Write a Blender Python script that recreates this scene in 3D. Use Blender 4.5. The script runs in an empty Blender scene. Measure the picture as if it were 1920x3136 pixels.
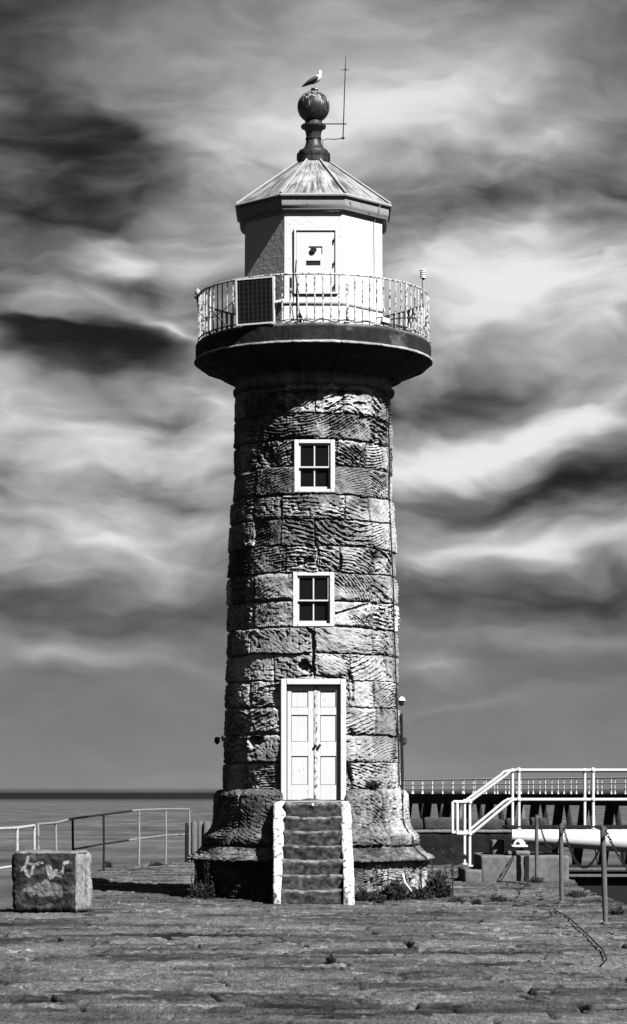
import bpy, math, random
import numpy as np
from mathutils import Vector, noise as mnoise
R_ = math.radians
sc = bpy.context.scene
col = sc.collection

# ------------------------------------------------------------------ camera
F = 7404.0            # focal length in pixels of the full photograph (85 mm lens)
CAMH, HORY = 1.97, 2427.0
D = 46.4              # distance from the camera to the tower axis
cam = bpy.data.cameras.new('camera'); cam_o = bpy.data.objects.new('camera', cam); col.objects.link(cam_o)
cam.sensor_fit = 'VERTICAL'; cam.sensor_height = 36.0; cam.lens = 85.0
cam.shift_y = (HORY - 1568.0) / 3136.0
cam.clip_start = 0.5; cam.clip_end = 90000
cam_o.location = (0, 0, CAMH); cam_o.rotation_euler = (R_(90), 0, 0)
sc.camera = cam_o
def at(px, py, Y):
    return Vector(((px - 960.0) / F * Y, Y, CAMH + (HORY - py) / F * Y))
def Zg(py): return CAMH * F / (py - HORY)        # distance of a ground point seen at that row

# ------------------------------------------------------------------ light
SUN_AZ, SUN_EL = 42.0, 45.0
sdir = Vector((math.sin(R_(SUN_AZ)) * math.cos(R_(SUN_EL)), -math.cos(R_(SUN_AZ)) * math.cos(R_(SUN_EL)), math.sin(R_(SUN_EL))))
sun = bpy.data.lights.new('sun', 'SUN'); sun.energy = 5.0; sun.angle = R_(0.5); sun.color = (1, 1, 1)
sun_o = bpy.data.objects.new('sun', sun); col.objects.link(sun_o)
sun_o.rotation_euler = sdir.to_track_quat('Z', 'Y').to_euler(); sun_o.location = (30, -20, 40)
sc.view_settings.view_transform = 'Standard'; sc.view_settings.look = 'None'
sc.view_settings.exposure = 0.55; sc.view_settings.gamma = 1.0
EXPO = 2 ** 0.55
sc.cycles.diffuse_bounces = 0; sc.cycles.max_bounces = 4      # hard, contrasty light like the print

class NT:
    """small node-tree helper"""
    def __init__(s, nt): s.t = nt; s.n = nt.nodes; s.l = nt.links
    def node(s, typ, **kw):
        nd = s.n.new(typ)
        for k, v in kw.items(): setattr(nd, k, v)
        return nd
    def plug(s, sock, v):
        if isinstance(v, bpy.types.NodeSocket): s.l.new(v, sock)
        elif v is not None: sock.default_value = v
    def math(s, op, a, b=None, c=None, clamp=False):
        nd = s.node('ShaderNodeMath', operation=op, use_clamp=clamp)
        s.plug(nd.inputs[0], a); s.plug(nd.inputs[1], b); s.plug(nd.inputs[2], c)
        return nd.outputs[0]
    def vmath(s, op, a, b=None):
        nd = s.node('ShaderNodeVectorMath', operation=op)
        s.plug(nd.inputs[0], a)
        if op == 'SCALE': s.plug(nd.inputs['Scale'], b)
        else: s.plug(nd.inputs[1], b)
        return nd.outputs[0]
    def noise(s, vec, scale=5, detail=4, rough=0.55, dist=0.0, dims='3D'):
        nd = s.node('ShaderNodeTexNoise', noise_dimensions=dims)
        s.plug(nd.inputs['Vector'], vec); nd.inputs['Scale'].default_value = scale
        nd.inputs['Detail'].default_value = detail; nd.inputs['Roughness'].default_value = rough
        nd.inputs['Distortion'].default_value = dist
        return nd
    def mapping(s, vec, loc=(0, 0, 0), rot=(0, 0, 0), scale=(1, 1, 1), typ='POINT'):
        nd = s.node('ShaderNodeMapping', vector_type=typ)
        s.plug(nd.inputs[0], vec); nd.inputs['Location'].default_value = loc
        nd.inputs['Rotation'].default_value = rot; nd.inputs['Scale'].default_value = scale
        return nd.outputs[0]
    def ramp(s, fac, stops):
        nd = s.node('ShaderNodeValToRGB')
        cr = nd.color_ramp
        while len(cr.elements) < len(stops): cr.elements.new(0.5)
        for e, (p, v) in zip(cr.elements, stops):
            e.position = p; e.color = (v, v, v, 1)
        s.plug(nd.inputs[0], fac)
        return nd.outputs[0]
    def maprange(s, v, a, b, c, d, smooth=True):
        nd = s.node('ShaderNodeMapRange', interpolation_type='SMOOTHSTEP' if smooth else 'LINEAR')
        s.plug(nd.inputs[0], v)
        for i, x in enumerate((a, b, c, d)): nd.inputs[i + 1].default_value = x
        return nd.outputs[0]

# ------------------------------------------------------------------ sky
world = bpy.data.worlds.new('World'); sc.world = world; world.use_nodes = True
W = NT(world.node_tree); W.n.clear()
sky = W.node('ShaderNodeTexSky', sky_type='NISHITA', sun_disc=False)
sky.sun_elevation = R_(SUN_EL); sky.sun_rotation = R_(180 - SUN_AZ)
red = W.node('ShaderNodeSeparateColor'); W.l.new(sky.outputs[0], red.inputs[0])      # black and white film behind a red filter
clear = W.math('MULTIPLY', red.outputs[0], 0.016)
tc = W.node('ShaderNodeTexCoord')
sx = W.node('ShaderNodeSeparateXYZ'); W.l.new(tc.outputs['Generated'], sx.inputs[0])
yy = W.math('MAXIMUM', sx.outputs[1], 0.05)
u = W.math('DIVIDE', sx.outputs[0], yy); v = W.math('DIVIDE', sx.outputs[2], yy)
cx = W.math('MULTIPLY_ADD', u, 5.819, 0.7545); cy = W.math('MULTIPLY_ADD', v, -5.819, 1.907)
cmb = W.node('ShaderNodeCombineXYZ'); W.l.new(cx, cmb.inputs[0]); W.l.new(cy, cmb.inputs[1])
P0 = cmb.outputs[0]
def warp(p, scale, amt, seed, sq=(1, 1, 1), detail=3):
    n = W.noise(W.mapping(p, loc=(seed, seed * 1.7, seed * 0.3), scale=sq), scale=scale, detail=detail, rough=0.5)
    off = W.vmath('SUBTRACT', n.outputs['Color'], (0.5, 0.5, 0.5))
    return W.vmath('ADD', p, W.vmath('MULTIPLY', off, (amt, amt * 0.7, 0)))
Pa = warp(P0, 1.7, 0.40, 3.1, (0.8, 1.5, 1))
P1 = warp(warp(Pa, 4.6, 0.20, 9.7, (0.75, 1.3, 1), 3), 13.0, 0.034, 2.2, (0.6, 1.3, 1), 2)
Pf = warp(Pa, 7.0, 0.05, 5.2, (0.6, 1.2, 1), 3)
BLOBS = [  # centre, half sizes, turn, amount: the banks of cloud and the clear gaps between them
    (0.80, 0.27, 1.35, 0.55, -4, 0.31), (1.15, 0.20, 0.80, 0.30, -12, 0.08),
    (0.15, 0.36, 0.40, 0.22, 18, -0.22), (0.26, 0.31, 0.20, 0.11, 10, -0.20), (0.05, 0.52, 0.55, 0.22, 5, -0.22), (0.28, 0.46, 0.25, 0.14, -15, -0.16),
    (1.12, 0.45, 0.65, 0.16, 4, -0.16), (1.50, 0.42, 0.30, 0.50, 0, -0.13),
    (0.28, 0.62, 0.50, 0.15, 12, 0.30), (0.08, 0.73, 0.40, 0.10, 8, 0.24), (0.55, 0.58, 0.30, 0.16, -10, 0.10),
    (1.25, 0.69, 0.70, 0.32, -12, 0.52), (1.45, 0.80, 0.45, 0.14, -28, 0.30), (1.20, 0.56, 0.50, 0.10, -14, 0.14),
    (0.00, 0.81, 0.75, 0.19, 9, -0.22), (0.16, 0.80, 0.5, 0.11, 14, -0.12), (0.12, 0.775, 0.30, 0.035, 12, 0.12), (0.26, 0.84, 0.34, 0.09, 10, -0.18), (0.38, 0.80, 0.30, 0.055, 28, 0.34),
    (0.30, 0.69, 0.35, 0.08, 4, -0.20),
    (1.22, 0.90, 0.85, 0.12, -17, -0.20),
    (0.15, 1.03, 0.85, 0.24, 4, 0.40), (0.02, 0.90, 0.20, 0.12, 10, 0.22), (0.50, 0.97, 0.28, 0.16, 34, 0.34), (0.36, 1.00, 0.40, 0.07, 5, -0.22),
    (1.32, 1.01, 0.75, 0.15, -20, 0.48), (1.05, 1.10, 0.40, 0.10, -15, 0.20),
    (1.40, 1.13, 0.75, 0.12, -12, -0.22), (1.05, 1.02, 0.3, 0.1, -10, -0.08),
    (0.25, 1.29, 0.85, 0.24, -4, 0.34), (0.42, 1.20, 0.40, 0.085, 8, -0.24), (0.02, 1.14, 0.25, 0.12, 0, -0.10),
    (1.28, 1.29, 0.80, 0.14, -2, 0.36), (1.38, 1.42, 0.80, 0.12, -2, -0.17), (0.20, 1.46, 0.75, 0.10, 0, -0.10),
    (0.15, 1.57, 0.95, 0.085, 1, 0.14), (1.08, 1.605, 0.24, 0.06, 8, 0.16), (1.40, 1.53, 0.7, 0.09, -6, 0.07), (1.15, 1.69, 0.5, 0.03, -4, 0.05),
    (0.75, 1.88, 3.0, 0.42, 0, 0.075), (1.35, 0.30, 0.6, 0.10, -24, 0.12), (0.42, 0.76, 0.32, 0.07, 20, 0.12), (0.15, 0.66, 0.5, 0.05, -8, 0.10), (0.2, 1.12, 0.7, 0.08, -8, 0.10),
    (0.0, 0.02, 0.9, 0.32, 0, -0.17), (1.5, 0.0, 0.7, 0.3, 10, -0.10), (0.03, 0.25, 0.35, 0.35, 0, -0.16),
]
acc = None
for (bx, by, rx, ry, rot, amp) in BLOBS:
    m = W.mapping(P1, loc=(bx, by, 0), rot=(0, 0, R_(rot)), scale=(rx, ry, 1), typ='TEXTURE')
    g = W.node('ShaderNodeTexGradient', gradient_type='QUADRATIC_SPHERE'); W.l.new(m, g.inputs[0])
    acc = W.math('MULTIPLY_ADD', g.outputs['Fac'], amp * 1.3, acc if acc is not None else 0.45)
fadeL = W.math('MULTIPLY', W.maprange(cy, 1.25, 1.75, 1.0, 0.12), W.maprange(cy, 0.0, 0.55, 0.5, 1.0))
st = W.noise(W.mapping(P1, rot=(0, 0, R_(-9)), scale=(1.2, 5.0, 1)), scale=1.5, detail=4, rough=0.42, dist=0.2)
st2 = W.noise(W.mapping(P1, loc=(4, 2, 0), rot=(0, 0, R_(12)), scale=(2.0, 5.5, 1)), scale=3.2, detail=4, rough=0.42, dist=0.25)
s1 = W.math('MULTIPLY', W.math('SUBTRACT', st.outputs['Fac'], 0.5), 0.44)
s2 = W.math('MULTIPLY', W.math('SUBTRACT', st2.outputs['Fac'], 0.5), 0.30)
st3 = W.noise(W.mapping(Pf, loc=(1, 7, 0), rot=(0, 0, R_(-14)), scale=(2.2, 11.0, 1)), scale=1.5, detail=6, rough=0.5, dist=0.1)
st4 = W.noise(W.mapping(Pf, loc=(3, 1, 0), rot=(0, 0, R_(22)), scale=(2.6, 9.0, 1)), scale=1.3, detail=6, rough=0.5, dist=0.1)
sel_ = W.maprange(W.noise(Pa, 2.4, 2, 0.5).outputs['Fac'], 0.42, 0.58, 0, 1)
s5 = W.math('MULTIPLY', W.math('SUBTRACT', W.noise(W.mapping(P1, loc=(6, 4, 0), rot=(0, 0, R_(-20)), scale=(1, 1.9, 1)), scale=5.5, detail=4, rough=0.5, dist=0.2).outputs['Fac'], 0.5), 0.30)
s3 = W.math('ADD', W.math('ADD', s5, W.math('MULTIPLY', W.math('SUBTRACT', st3.outputs['Fac'], 0.5), W.math('MULTIPLY_ADD', sel_, -0.20, 0.34))), W.math('MULTIPLY', W.math('SUBTRACT', st4.outputs['Fac'], 0.5), W.math('MULTIPLY', sel_, 0.34)))
tone = W.math('ADD', acc, W.math('MULTIPLY', W.math('ADD', W.math('ADD', s1, s2), s3), fadeL))
tone = W.math('SUBTRACT', tone, W.maprange(cy, 1.893, 1.907, 0.0, 0.16))
tone = W.math('SMOOTH_MIN', W.math('SMOOTH_MAX', tone, 0.145, 0.14), 0.92, 0.15)
lum = W.math('DIVIDE', W.math('POWER', tone, 2.2), EXPO)
mask = W.math('MULTIPLY', W.maprange(sx.outputs[1], 0.86, 0.955, 0, 1), W.maprange(sx.outputs[2], 0.36, 0.5, 1, 0))
mx = W.node('ShaderNodeMix'); mx.data_type = 'FLOAT'
W.plug(mx.inputs[0], mask); W.plug(mx.inputs[2], clear); W.plug(mx.inputs[3], lum)
bg = W.node('ShaderNodeBackground'); W.l.new(mx.outputs[0], bg.inputs[0]); bg.inputs[1].default_value = 1.0
out = W.node('ShaderNodeOutputWorld'); W.l.new(bg.outputs[0], out.inputs[0])

# ------------------------------------------------------------------ numpy noise
def _h(ix, iy, seed):
    h = (ix.astype(np.int64) * 374761393 + iy.astype(np.int64) * 668265263 + seed * 974634777) & 0xFFFFFFFF
    h = ((h ^ (h >> 13)) * 1274126177) & 0xFFFFFFFF
    return ((h ^ (h >> 16)) & 0xFFFFFF) / float(0xFFFFFF) * 2 - 1
def noise2(x, y, seed=0):
    x = np.asarray(x, float); y = np.asarray(y, float)
    x, y = np.broadcast_arrays(x, y)
    ix = np.floor(x); iy = np.floor(y); fx = x - ix; fy = y - iy
    fx = fx * fx * (3 - 2 * fx); fy = fy * fy * (3 - 2 * fy)
    a = _h(ix, iy, seed); b = _h(ix + 1, iy, seed); c = _h(ix, iy + 1, seed); d = _h(ix + 1, iy + 1, seed)
    return (a * (1 - fx) + b * fx) * (1 - fy) + (c * (1 - fx) + d * fx) * fy
def fbm2(x, y, octv=4, seed=0, gain=0.5):
    s = 0; a = 1.0; t = 0
    for i in range(octv):
        s = s + a * noise2(x * 2 ** i + 17.3 * i, y * 2 ** i - 9.1 * i, seed + i * 31); t += a; a *= gain
    return s / t
def sstep(a, b, x):
    t = np.clip((x - a) / (b - a), 0, 1); return t * t * (3 - 2 * t)

# ------------------------------------------------------------------ objects
ORIG = {}
def register(o, loc): ORIG[o.name] = Vector(loc)
def tag(o, label=None, cat=None, group=None, kind=None):
    if label: o['label'] = label
    if cat: o['category'] = cat
    if group: o['group'] = group
    if kind: o['kind'] = kind
    return o
def thing(name, label, cat, loc, group=None):
    o = bpy.data.objects.new(name, None); col.objects.link(o); o.location = loc
    o.empty_display_size = 0.2
    register(o, loc); return tag(o, label, cat, group)
def link_mesh(name, me, parent):
    o = bpy.data.objects.new(name, me); col.objects.link(o)
    if parent is not None: o.parent = parent; ORIG[o.name] = ORIG[parent.name]
    return o
def np_mesh(name, V, Fq, mat, parent=None, smooth=True, attrs=None, origin=None):
    """V (n,3), Fq (m,4) quads"""
    V = np.asarray(V, np.float32)
    if parent is not None: V = V - np.array(ORIG[parent.name], np.float32)
    elif origin is not None: V = V - np.array(origin, np.float32)
    me = bpy.data.meshes.new(name)
    n, m = len(V), len(Fq)
    me.vertices.add(n); me.vertices.foreach_set('co', V.ravel())
    me.loops.add(m * 4); me.loops.foreach_set('vertex_index', np.asarray(Fq, np.int32).ravel())
    me.polygons.add(m); me.polygons.foreach_set('loop_start', np.arange(0, m * 4, 4, dtype=np.int32))
    me.polygons.foreach_set('use_smooth', np.full(m, smooth))
    for k, a in (attrs or {}).items():
        at_ = me.attributes.new(k, 'FLOAT', 'POINT'); at_.data.foreach_set('value', np.asarray(a, np.float32).ravel())
    me.update(calc_edges=True); me.validate()
    me.materials.append(mat)
    o = link_mesh(name, me, parent)
    if parent is None:
        o.location = origin if origin is not None else (0, 0, 0); register(o, o.location)
    return o
def grid_faces(nr, nc, wrap=False, flip=False):
    i, j = np.meshgrid(np.arange(nr - 1), np.arange(nc if wrap else nc - 1), indexing='ij')
    j2 = (j + 1) % nc
    f = np.stack([i * nc + j, i * nc + j2, (i + 1) * nc + j2, (i + 1) * nc + j], -1).reshape(-1, 4)
    return f[:, ::-1] if flip else f

class MB:
    """collects simple shapes in world space and links them as one mesh"""
    def __init__(s): s.v = []; s.f = []
    def add(s, vs, fs):
        b = len(s.v); s.v += [tuple(x) for x in vs]; s.f += [tuple(b + i for i in f) for f in fs]; return s
    def box(s, c, size, rz=0, bev=0.0, jitter=0, tilt=0):
        hx, hy, hz = size[0] / 2, size[1] / 2, size[2] / 2
        b = min(bev, hx * .9, hy * .9, hz * .9); vs = []
        ca, sa = math.cos(rz), math.sin(rz)
        def tr(x, y, z):
            x, z = x * math.cos(tilt) + z * math.sin(tilt), -x * math.sin(tilt) + z * math.cos(tilt)
            return (c[0] + x * ca - y * sa, c[1] + x * sa + y * ca, c[2] + z)
        if b <= 0:
            vs = [tr(x * hx, y * hy, z * hz) for z in (-1, 1) for x, y in ((-1, -1), (1, -1), (1, 1), (-1, 1))]
            return s.add(vs, [(3, 2, 1, 0), (4, 5, 6, 7), (0, 1, 5, 4), (1, 2, 6, 5), (2, 3, 7, 6), (3, 0, 4, 7)])
        rings = [(-hz, b), (-hz + b, 0), (hz - b, 0), (hz, b)]
        for z, ins in rings:
            X, Y = hx - ins, hy - ins; k = b
            pts = [(-X + k, -Y), (X - k, -Y), (X, -Y + k), (X, Y - k), (X - k, Y), (-X + k, Y), (-X, Y - k), (-X, -Y + k)]
            vs += [tr(x, y, z) for x, y in pts]
        fs = [tuple(range(7, -1, -1)), tuple(range(24, 32))]
        for r in range(3):
            for i in range(8): j = (i + 1) % 8; fs.append((r * 8 + i, r * 8 + j, r * 8 + 8 + j, r * 8 + 8 + i))
        return s.add(vs, fs)
    def tube(s, pts, r, n=8, caps=True):
        pts = [Vector(p) for p in pts]
        rs = r if isinstance(r, (list, tuple)) else [r] * len(pts)
        vs = []; up = None
        for i, p in enumerate(pts):
            a = pts[max(i - 1, 0)]; b = pts[min(i + 1, len(pts) - 1)]
            t = (b - a).normalized()
            if up is None:
                up = t.orthogonal().normalized()
            else:
                up = (up - t * up.dot(t)); up = up.normalized() if up.length > 1e-6 else t.orthogonal().normalized()
            w = t.cross(up)
            for k in range(n):
                an = 2 * math.pi * k / n
                vs.append(p + (up * math.cos(an) + w * math.sin(an)) * rs[i])
        fs = []
        for i in range(len(pts) - 1):
            for k in range(n):
                k2 = (k + 1) % n; fs.append((i * n + k, i * n + k2, (i + 1) * n + k2, (i + 1) * n + k))
        if caps: fs += [tuple(range(n - 1, -1, -1)), tuple(range((len(pts) - 1) * n, len(pts) * n))]
        return s.add(vs, fs)
    def lathe(s, prof, c, n=24, ph=0.0, cap=True):
        vs = []
        for r, z in prof:
            for k in range(n):
                a = 2 * math.pi * k / n + ph; vs.append((c[0] + r * math.cos(a), c[1] + r * math.sin(a), c[2] + z))
        fs = []
        for i in range(len(prof) - 1):
            for k in range(n):
                k2 = (k + 1) % n; fs.append((i * n + k, i * n + k2, (i + 1) * n + k2, (i + 1) * n + k))
        if cap: fs += [tuple(range(n - 1, -1, -1)), tuple(range((len(prof) - 1) * n, len(prof) * n))]
        return s.add(vs, fs)
    def ball(s, c, r, n=12, sq=(1, 1, 1)):
        m = n // 2 + 1; vs = []
        for i in range(m + 1):
            a = math.pi * i / m - math.pi / 2
            for k in range(n):
                b = 2 * math.pi * k / n
                vs.append((c[0] + r * sq[0] * math.cos(a) * math.cos(b), c[1] + r * sq[1] * math.cos(a) * math.sin(b), c[2] + r * sq[2] * math.sin(a)))
        fs = []
        for i in range(m):
            for k in range(n):
                k2 = (k + 1) % n; fs.append((i * n + k, i * n + k2, (i + 1) * n + k2, (i + 1) * n + k))
        return s.add(vs, fs)
    def build(s, name, mat, parent=None, smooth=None, origin=None):
        o3 = ORIG[parent.name] if parent is not None else Vector(origin if origin is not None else (0, 0, 0))
        me = bpy.data.meshes.new(name)
        me.from_pydata([Vector(p) - o3 for p in s.v], [], s.f); me.validate(); me.update()
        if smooth is None: smooth = True
        if smooth is True:
            me.polygons.foreach_set('use_smooth', [True] * len(me.polygons))
            try: me.set_sharp_from_angle(angle=R_(38))
            except Exception: pass
        me.materials.append(mat)
        o = link_mesh(name, me, parent)
        if parent is None: o.location = o3; register(o, o3)
        return o

# ------------------------------------------------------------------ materials (all neutral: the photograph is black and white)
def material(name):
    m = bpy.data.materials.new(name); m.use_nodes = True
    t = NT(m.node_tree); b = t.n['Principled BSDF']
    return m, t, b
def pos(t): return t.node('ShaderNodeNewGeometry').outputs['Position']
def setcol(t, b, fac):
    c = t.node('ShaderNodeCombineColor')
    for i in range(3): t.plug(c.inputs[i], fac)
    t.l.new(c.outputs[0], b.inputs['Base Color'])
def bump(t, b, h, dist, strength=1.0):
    bp = t.node('ShaderNodeBump'); bp.inputs['Strength'].default_value = strength; bp.inputs['Distance'].default_value = dist
    t.plug(bp.inputs['Height'], h); t.l.new(bp.outputs[0], b.inputs['Normal'])
def stone(name, base, attr=True, amp=0.5, scale=14, bd=0.012, bscale=45, stretch=(1, 1, 1), rough=0.92, grain=0):
    m, t, b = material(name); p = t.mapping(pos(t), scale=stretch)
    n1 = t.noise(p, scale, 6, 0.65).outputs['Fac']; n2 = t.noise(p, scale * 0.13, 4, 0.6).outputs['Fac']
    k = t.math('ADD', t.math('MULTIPLY', t.math('SUBTRACT', n1, 0.5), amp * 2), t.math('MULTIPLY', t.math('SUBTRACT', n2, 0.5), amp * 1.6))
    k = t.math('MAXIMUM', t.math('ADD', k, 1.0), 0.12)
    f = t.math('MULTIPLY', k, base)
    if grain:
        g = t.noise(t.mapping(pos(t), scale=(1, 0.11, 1)), 46, 4, 0.75).outputs['Fac']
        f = t.math('MULTIPLY', f, t.math('MAXIMUM', t.math('MULTIPLY_ADD', t.math('SUBTRACT', g, 0.5), grain, 1.0), 0.15))
    if attr:
        a = t.node('ShaderNodeAttribute', attribute_name='tone'); f = t.math('MULTIPLY', f, a.outputs['Fac'])
    f = t.math('MINIMUM', f, 0.85)
    setcol(t, b, f); b.inputs['Roughness'].default_value = rough; b.inputs['Specular IOR Level'].default_value = 0.2
    bump(t, b, t.noise(p, bscale, 5, 0.7).outputs['Fac'], bd)
    return m
def paint(name, base=0.8, worn=0.12, lo=0.62, hi=0.68, scale=9, bd=0.004, stretch=(1, 1, 1), rough=0.55, bscale=30):
    """paint that flakes off a darker ground where the noise passes the threshold"""
    m, t, b = material(name); p = t.mapping(pos(t), scale=stretch)
    n = t.noise(p, scale, 6, 0.65).outputs['Fac']; n2 = t.noise(p, 2.3, 4, 0.5).outputs['Fac']
    f = t.maprange(n, lo, hi, base, worn)
    f = t.math('MULTIPLY', f, t.math('MULTIPLY_ADD', n2, 0.24, 0.88), clamp=True)
    setcol(t, b, f); b.inputs['Roughness'].default_value = rough; b.inputs['Specular IOR Level'].default_value = 0.25
    bump(t, b, t.math('ADD', t.noise(p, bscale, 5, 0.65).outputs['Fac'], t.math('MULTIPLY', n, -0.3)), bd)
    return m
def plain(name, base, rough=0.6, var=0.3, scale=12, metal=0.0, bd=0.003, stretch=(1, 1, 1), spec=0.3):
    m, t, b = material(name); p = t.mapping(pos(t), scale=stretch)
    n = t.noise(p, scale, 5, 0.65).outputs['Fac']
    setcol(t, b, t.math('MULTIPLY', t.math('MULTIPLY_ADD', t.math('SUBTRACT', n, 0.5), var * 3, 1.0), base, clamp=True))
    b.inputs['Roughness'].default_value = rough; b.inputs['Metallic'].default_value = metal; b.inputs['Specular IOR Level'].default_value = spec
    if bd: bump(t, b, n, bd)
    return m
M = {}
M['shaft'] = stone('weathered_sandstone', 0.47, True, 0.42, 16, 0.010, 60)
M['gallery'] = stone('gallery_stone', 0.43, True, 0.5, 9, 0.012, 40)
M['ground'] = stone('pier_paving', 0.112, True, 0.75, 16, 0.03, 34, (1, 0.6, 1), 0.92, 3.6)
M['white'] = paint('white_paint', 0.78, 0.28, 0.64, 0.72)
M['door'] = paint('cracked_white_paint', 0.78, 0.16, 0.63, 0.69, 7, 0.003, (5.0, 5.0, 0.7))
M['flaked'] = paint('flaking_door_edge', 0.76, 0.10, 0.50, 0.57, 9, 0.004, (3, 3, 1.2))
M['cornice'] = paint('shaded_cornice', 0.36, 0.10, 0.58, 0.68, 5, 0.006)  # grey stands in for the gutter's shade on the fascia
M['lantern'] = paint('lantern_render', 0.78, 0.5, 0.66, 0.75, 5, 0.012, (1, 1, 1.3), 0.7, 9)
M['baluster'] = paint('flaking_rail_paint', 0.78, 0.06, 0.50, 0.56, 24, 0.004, (1, 1, 0.6))
M['stringer'] = paint('limewash', 0.78, 0.12, 0.52, 0.62, 13, 0.02, (1, 1, 1), 0.85, 16)
M['fence'] = paint('worn_fence_paint', 0.30, 0.10, 0.56, 0.64, 7)
M['fence_pale'] = paint('pale_fence_paint', 0.52, 0.16, 0.58, 0.66, 7)
M['gangway'] = paint('fresh_white_gloss', 0.84, 0.6, 0.74, 0.82, 6, 0.001, rough=0.35)
M['rust'] = plain('rusty_iron', 0.13, 0.75, 0.45, 16)
M['iron'] = plain('black_iron', 0.022, 0.55, 0.5, 18)
M['dark'] = plain('dark_fitting', 0.018, 0.5, 0.3, 20)
M['cable'] = plain('black_cable', 0.02, 0.6, 0.2)
M['grey'] = plain('grey_metal', 0.42, 0.5, 0.25, 15)
M['concrete'] = stone('concrete', 0.18, False, 0.75, 7, 0.01, 30)
M['darkwall'] = stone('weedy_wall', 0.018, False, 0.6, 5, 0.03, 14)
M['ledge'] = stone('wall_coping', 0.20, False, 0.5, 6, 0.02, 18)
M['parapet'] = stone('dark_parapet', 0.075, False, 0.7, 7, 0.03, 18)
M['tar'] = plain('tarred_timber', 0.016, 0.85, 0.5, 6, bd=0.02)
M['timber'] = plain('bleached_timber', 0.17, 0.85, 0.45, 10, bd=0.02, stretch=(3, 3, 0.4))
M['leaf'] = plain('dark_foliage', 0.024, 0.6, 0.6, 30, bd=0)
M['feather'] = plain('white_feather', 0.82, 0.8, 0.05, 30, bd=0)
M['wing'] = plain('grey_wing', 0.09, 0.8, 0.3, 30, bd=0)
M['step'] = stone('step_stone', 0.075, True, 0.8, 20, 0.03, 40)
M['void'] = plain('unlit_interior', 0.01, 0.9, 0, bd=0)
def m_roof():
    m, t, b = material('streaked_lead'); p = pos(t)
    sp = t.node('ShaderNodeSeparateXYZ'); t.l.new(p, sp.inputs[0])
    an = t.math('ARCTAN2', t.math('SUBTRACT', sp.outputs[1], D), sp.outputs[0])
    cv = t.node('ShaderNodeCombineXYZ'); t.l.new(t.math('MULTIPLY', an, 9.0), cv.inputs[0]); t.l.new(t.math('MULTIPLY', sp.outputs[2], 1.1), cv.inputs[1])
    n = t.noise(cv.outputs[0], 2.2, 7, 0.68).outputs['Fac']
    n2 = t.noise(p, 2.6, 5, 0.65).outputs['Fac']
    f = t.math('MULTIPLY', t.maprange(t.math('ADD', n, t.math('MULTIPLY', t.math('SUBTRACT', n2, 0.5), 0.5)), 0.36, 0.62, 0.10, 0.46), 1.0)
    setcol(t, b, f); b.inputs['Roughness'].default_value = 0.6; b.inputs['Specular IOR Level'].default_value = 0.3
    bump(t, b, n, 0.004); return m
M['roof'] = m_roof()
def m_finial():
    m, t, b = material('streaked_black_iron'); p = pos(t)
    n = t.noise(t.mapping(p, scale=(11, 11, 1.3)), 2.2, 6, 0.7).outputs['Fac']
    z = t.node('ShaderNodeSeparateXYZ'); t.l.new(p, z.inputs[0])
    zz = t.maprange(z.outputs[2], 14.8, 15.4, -0.12, 0.07)
    setcol(t, b, t.math('ADD', t.maprange(t.math('ADD', n, zz), 0.57, 0.66, 0.018, 0.55), t.maprange(n, 0.45, 0.62, 0.0, 0.05)))
    b.inputs['Roughness'].default_value = 0.45; bump(t, b, n, 0.006); return m
M['finial'] = m_finial()
def m_glass():
    m, t, b = material('window_glass')
    setcol(t, b, 0.010); b.inputs['Roughness'].default_value = 0.1; b.inputs['Specular IOR Level'].default_value = 0.22
    bump(t, b, t.noise(pos(t), 4, 2).outputs['Fac'], 0.004); return m
M['glass'] = m_glass()
def m_solar():
    m, t, b = material('solar_cells'); p = t.node('ShaderNodeTexCoord').outputs['UV']
    s = t.node('ShaderNodeSeparateXYZ'); t.l.new(p, s.inputs[0])
    def lines(c, n, w): return t.math('LESS_THAN', t.math('ABSOLUTE', t.math('SUBTRACT', t.math('FRACT', t.math('MULTIPLY', c, n)), 0.5)), w)
    g = t.math('MAXIMUM', lines(s.outputs[0], 8, 0.055), t.math('MULTIPLY', lines(s.outputs[1], 9, 0.045), 0.5))
    setcol(t, b, t.math('MULTIPLY_ADD', g, 0.055, 0.007)); b.inputs['Roughness'].default_value = 0.35
    return m
M['solar'] = m_solar()
def m_sea():
    m, t, b = material('sea_water'); p = pos(t)
    s = t.node('ShaderNodeSeparateXYZ'); t.l.new(p, s.inputs[0])
    w = t.noise(t.mapping(p, scale=(0.10, 0.22, 1)), 1.0, 6, 0.6).outputs['Fac']
    w2 = t.noise(t.mapping(p, scale=(0.010, 0.045, 1)), 1.0, 5, 0.6).outputs['Fac']
    far = t.math('ADD', s.outputs[1], t.math('MULTIPLY', t.math('SUBTRACT', w2, 0.5), 500))
    w3 = t.noise(t.mapping(p, scale=(0.16, 0.035, 1)), 1.0, 8, 0.72).outputs['Fac']
    band = t.maprange(far, 1300, 2700, 1.0, 0.10)            # paler water inshore, darker water beyond
    k = t.math('MULTIPLY_ADD', t.math('SUBTRACT', w2, 0.5), 1.7, 1.0)
    setcol(t, b, t.math('MULTIPLY', t.math('MULTIPLY', t.math('MULTIPLY_ADD', t.math('SUBTRACT', w3, 0.5), 2.6, 1.0), k), t.math('MULTIPLY', band, 0.112)))
    b.inputs['Roughness'].default_value = 0.6; b.inputs['Specular IOR Level'].default_value = 0.06
    bump(t, b, w, 0.9); return m
M['sea'] = m_sea()

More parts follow.
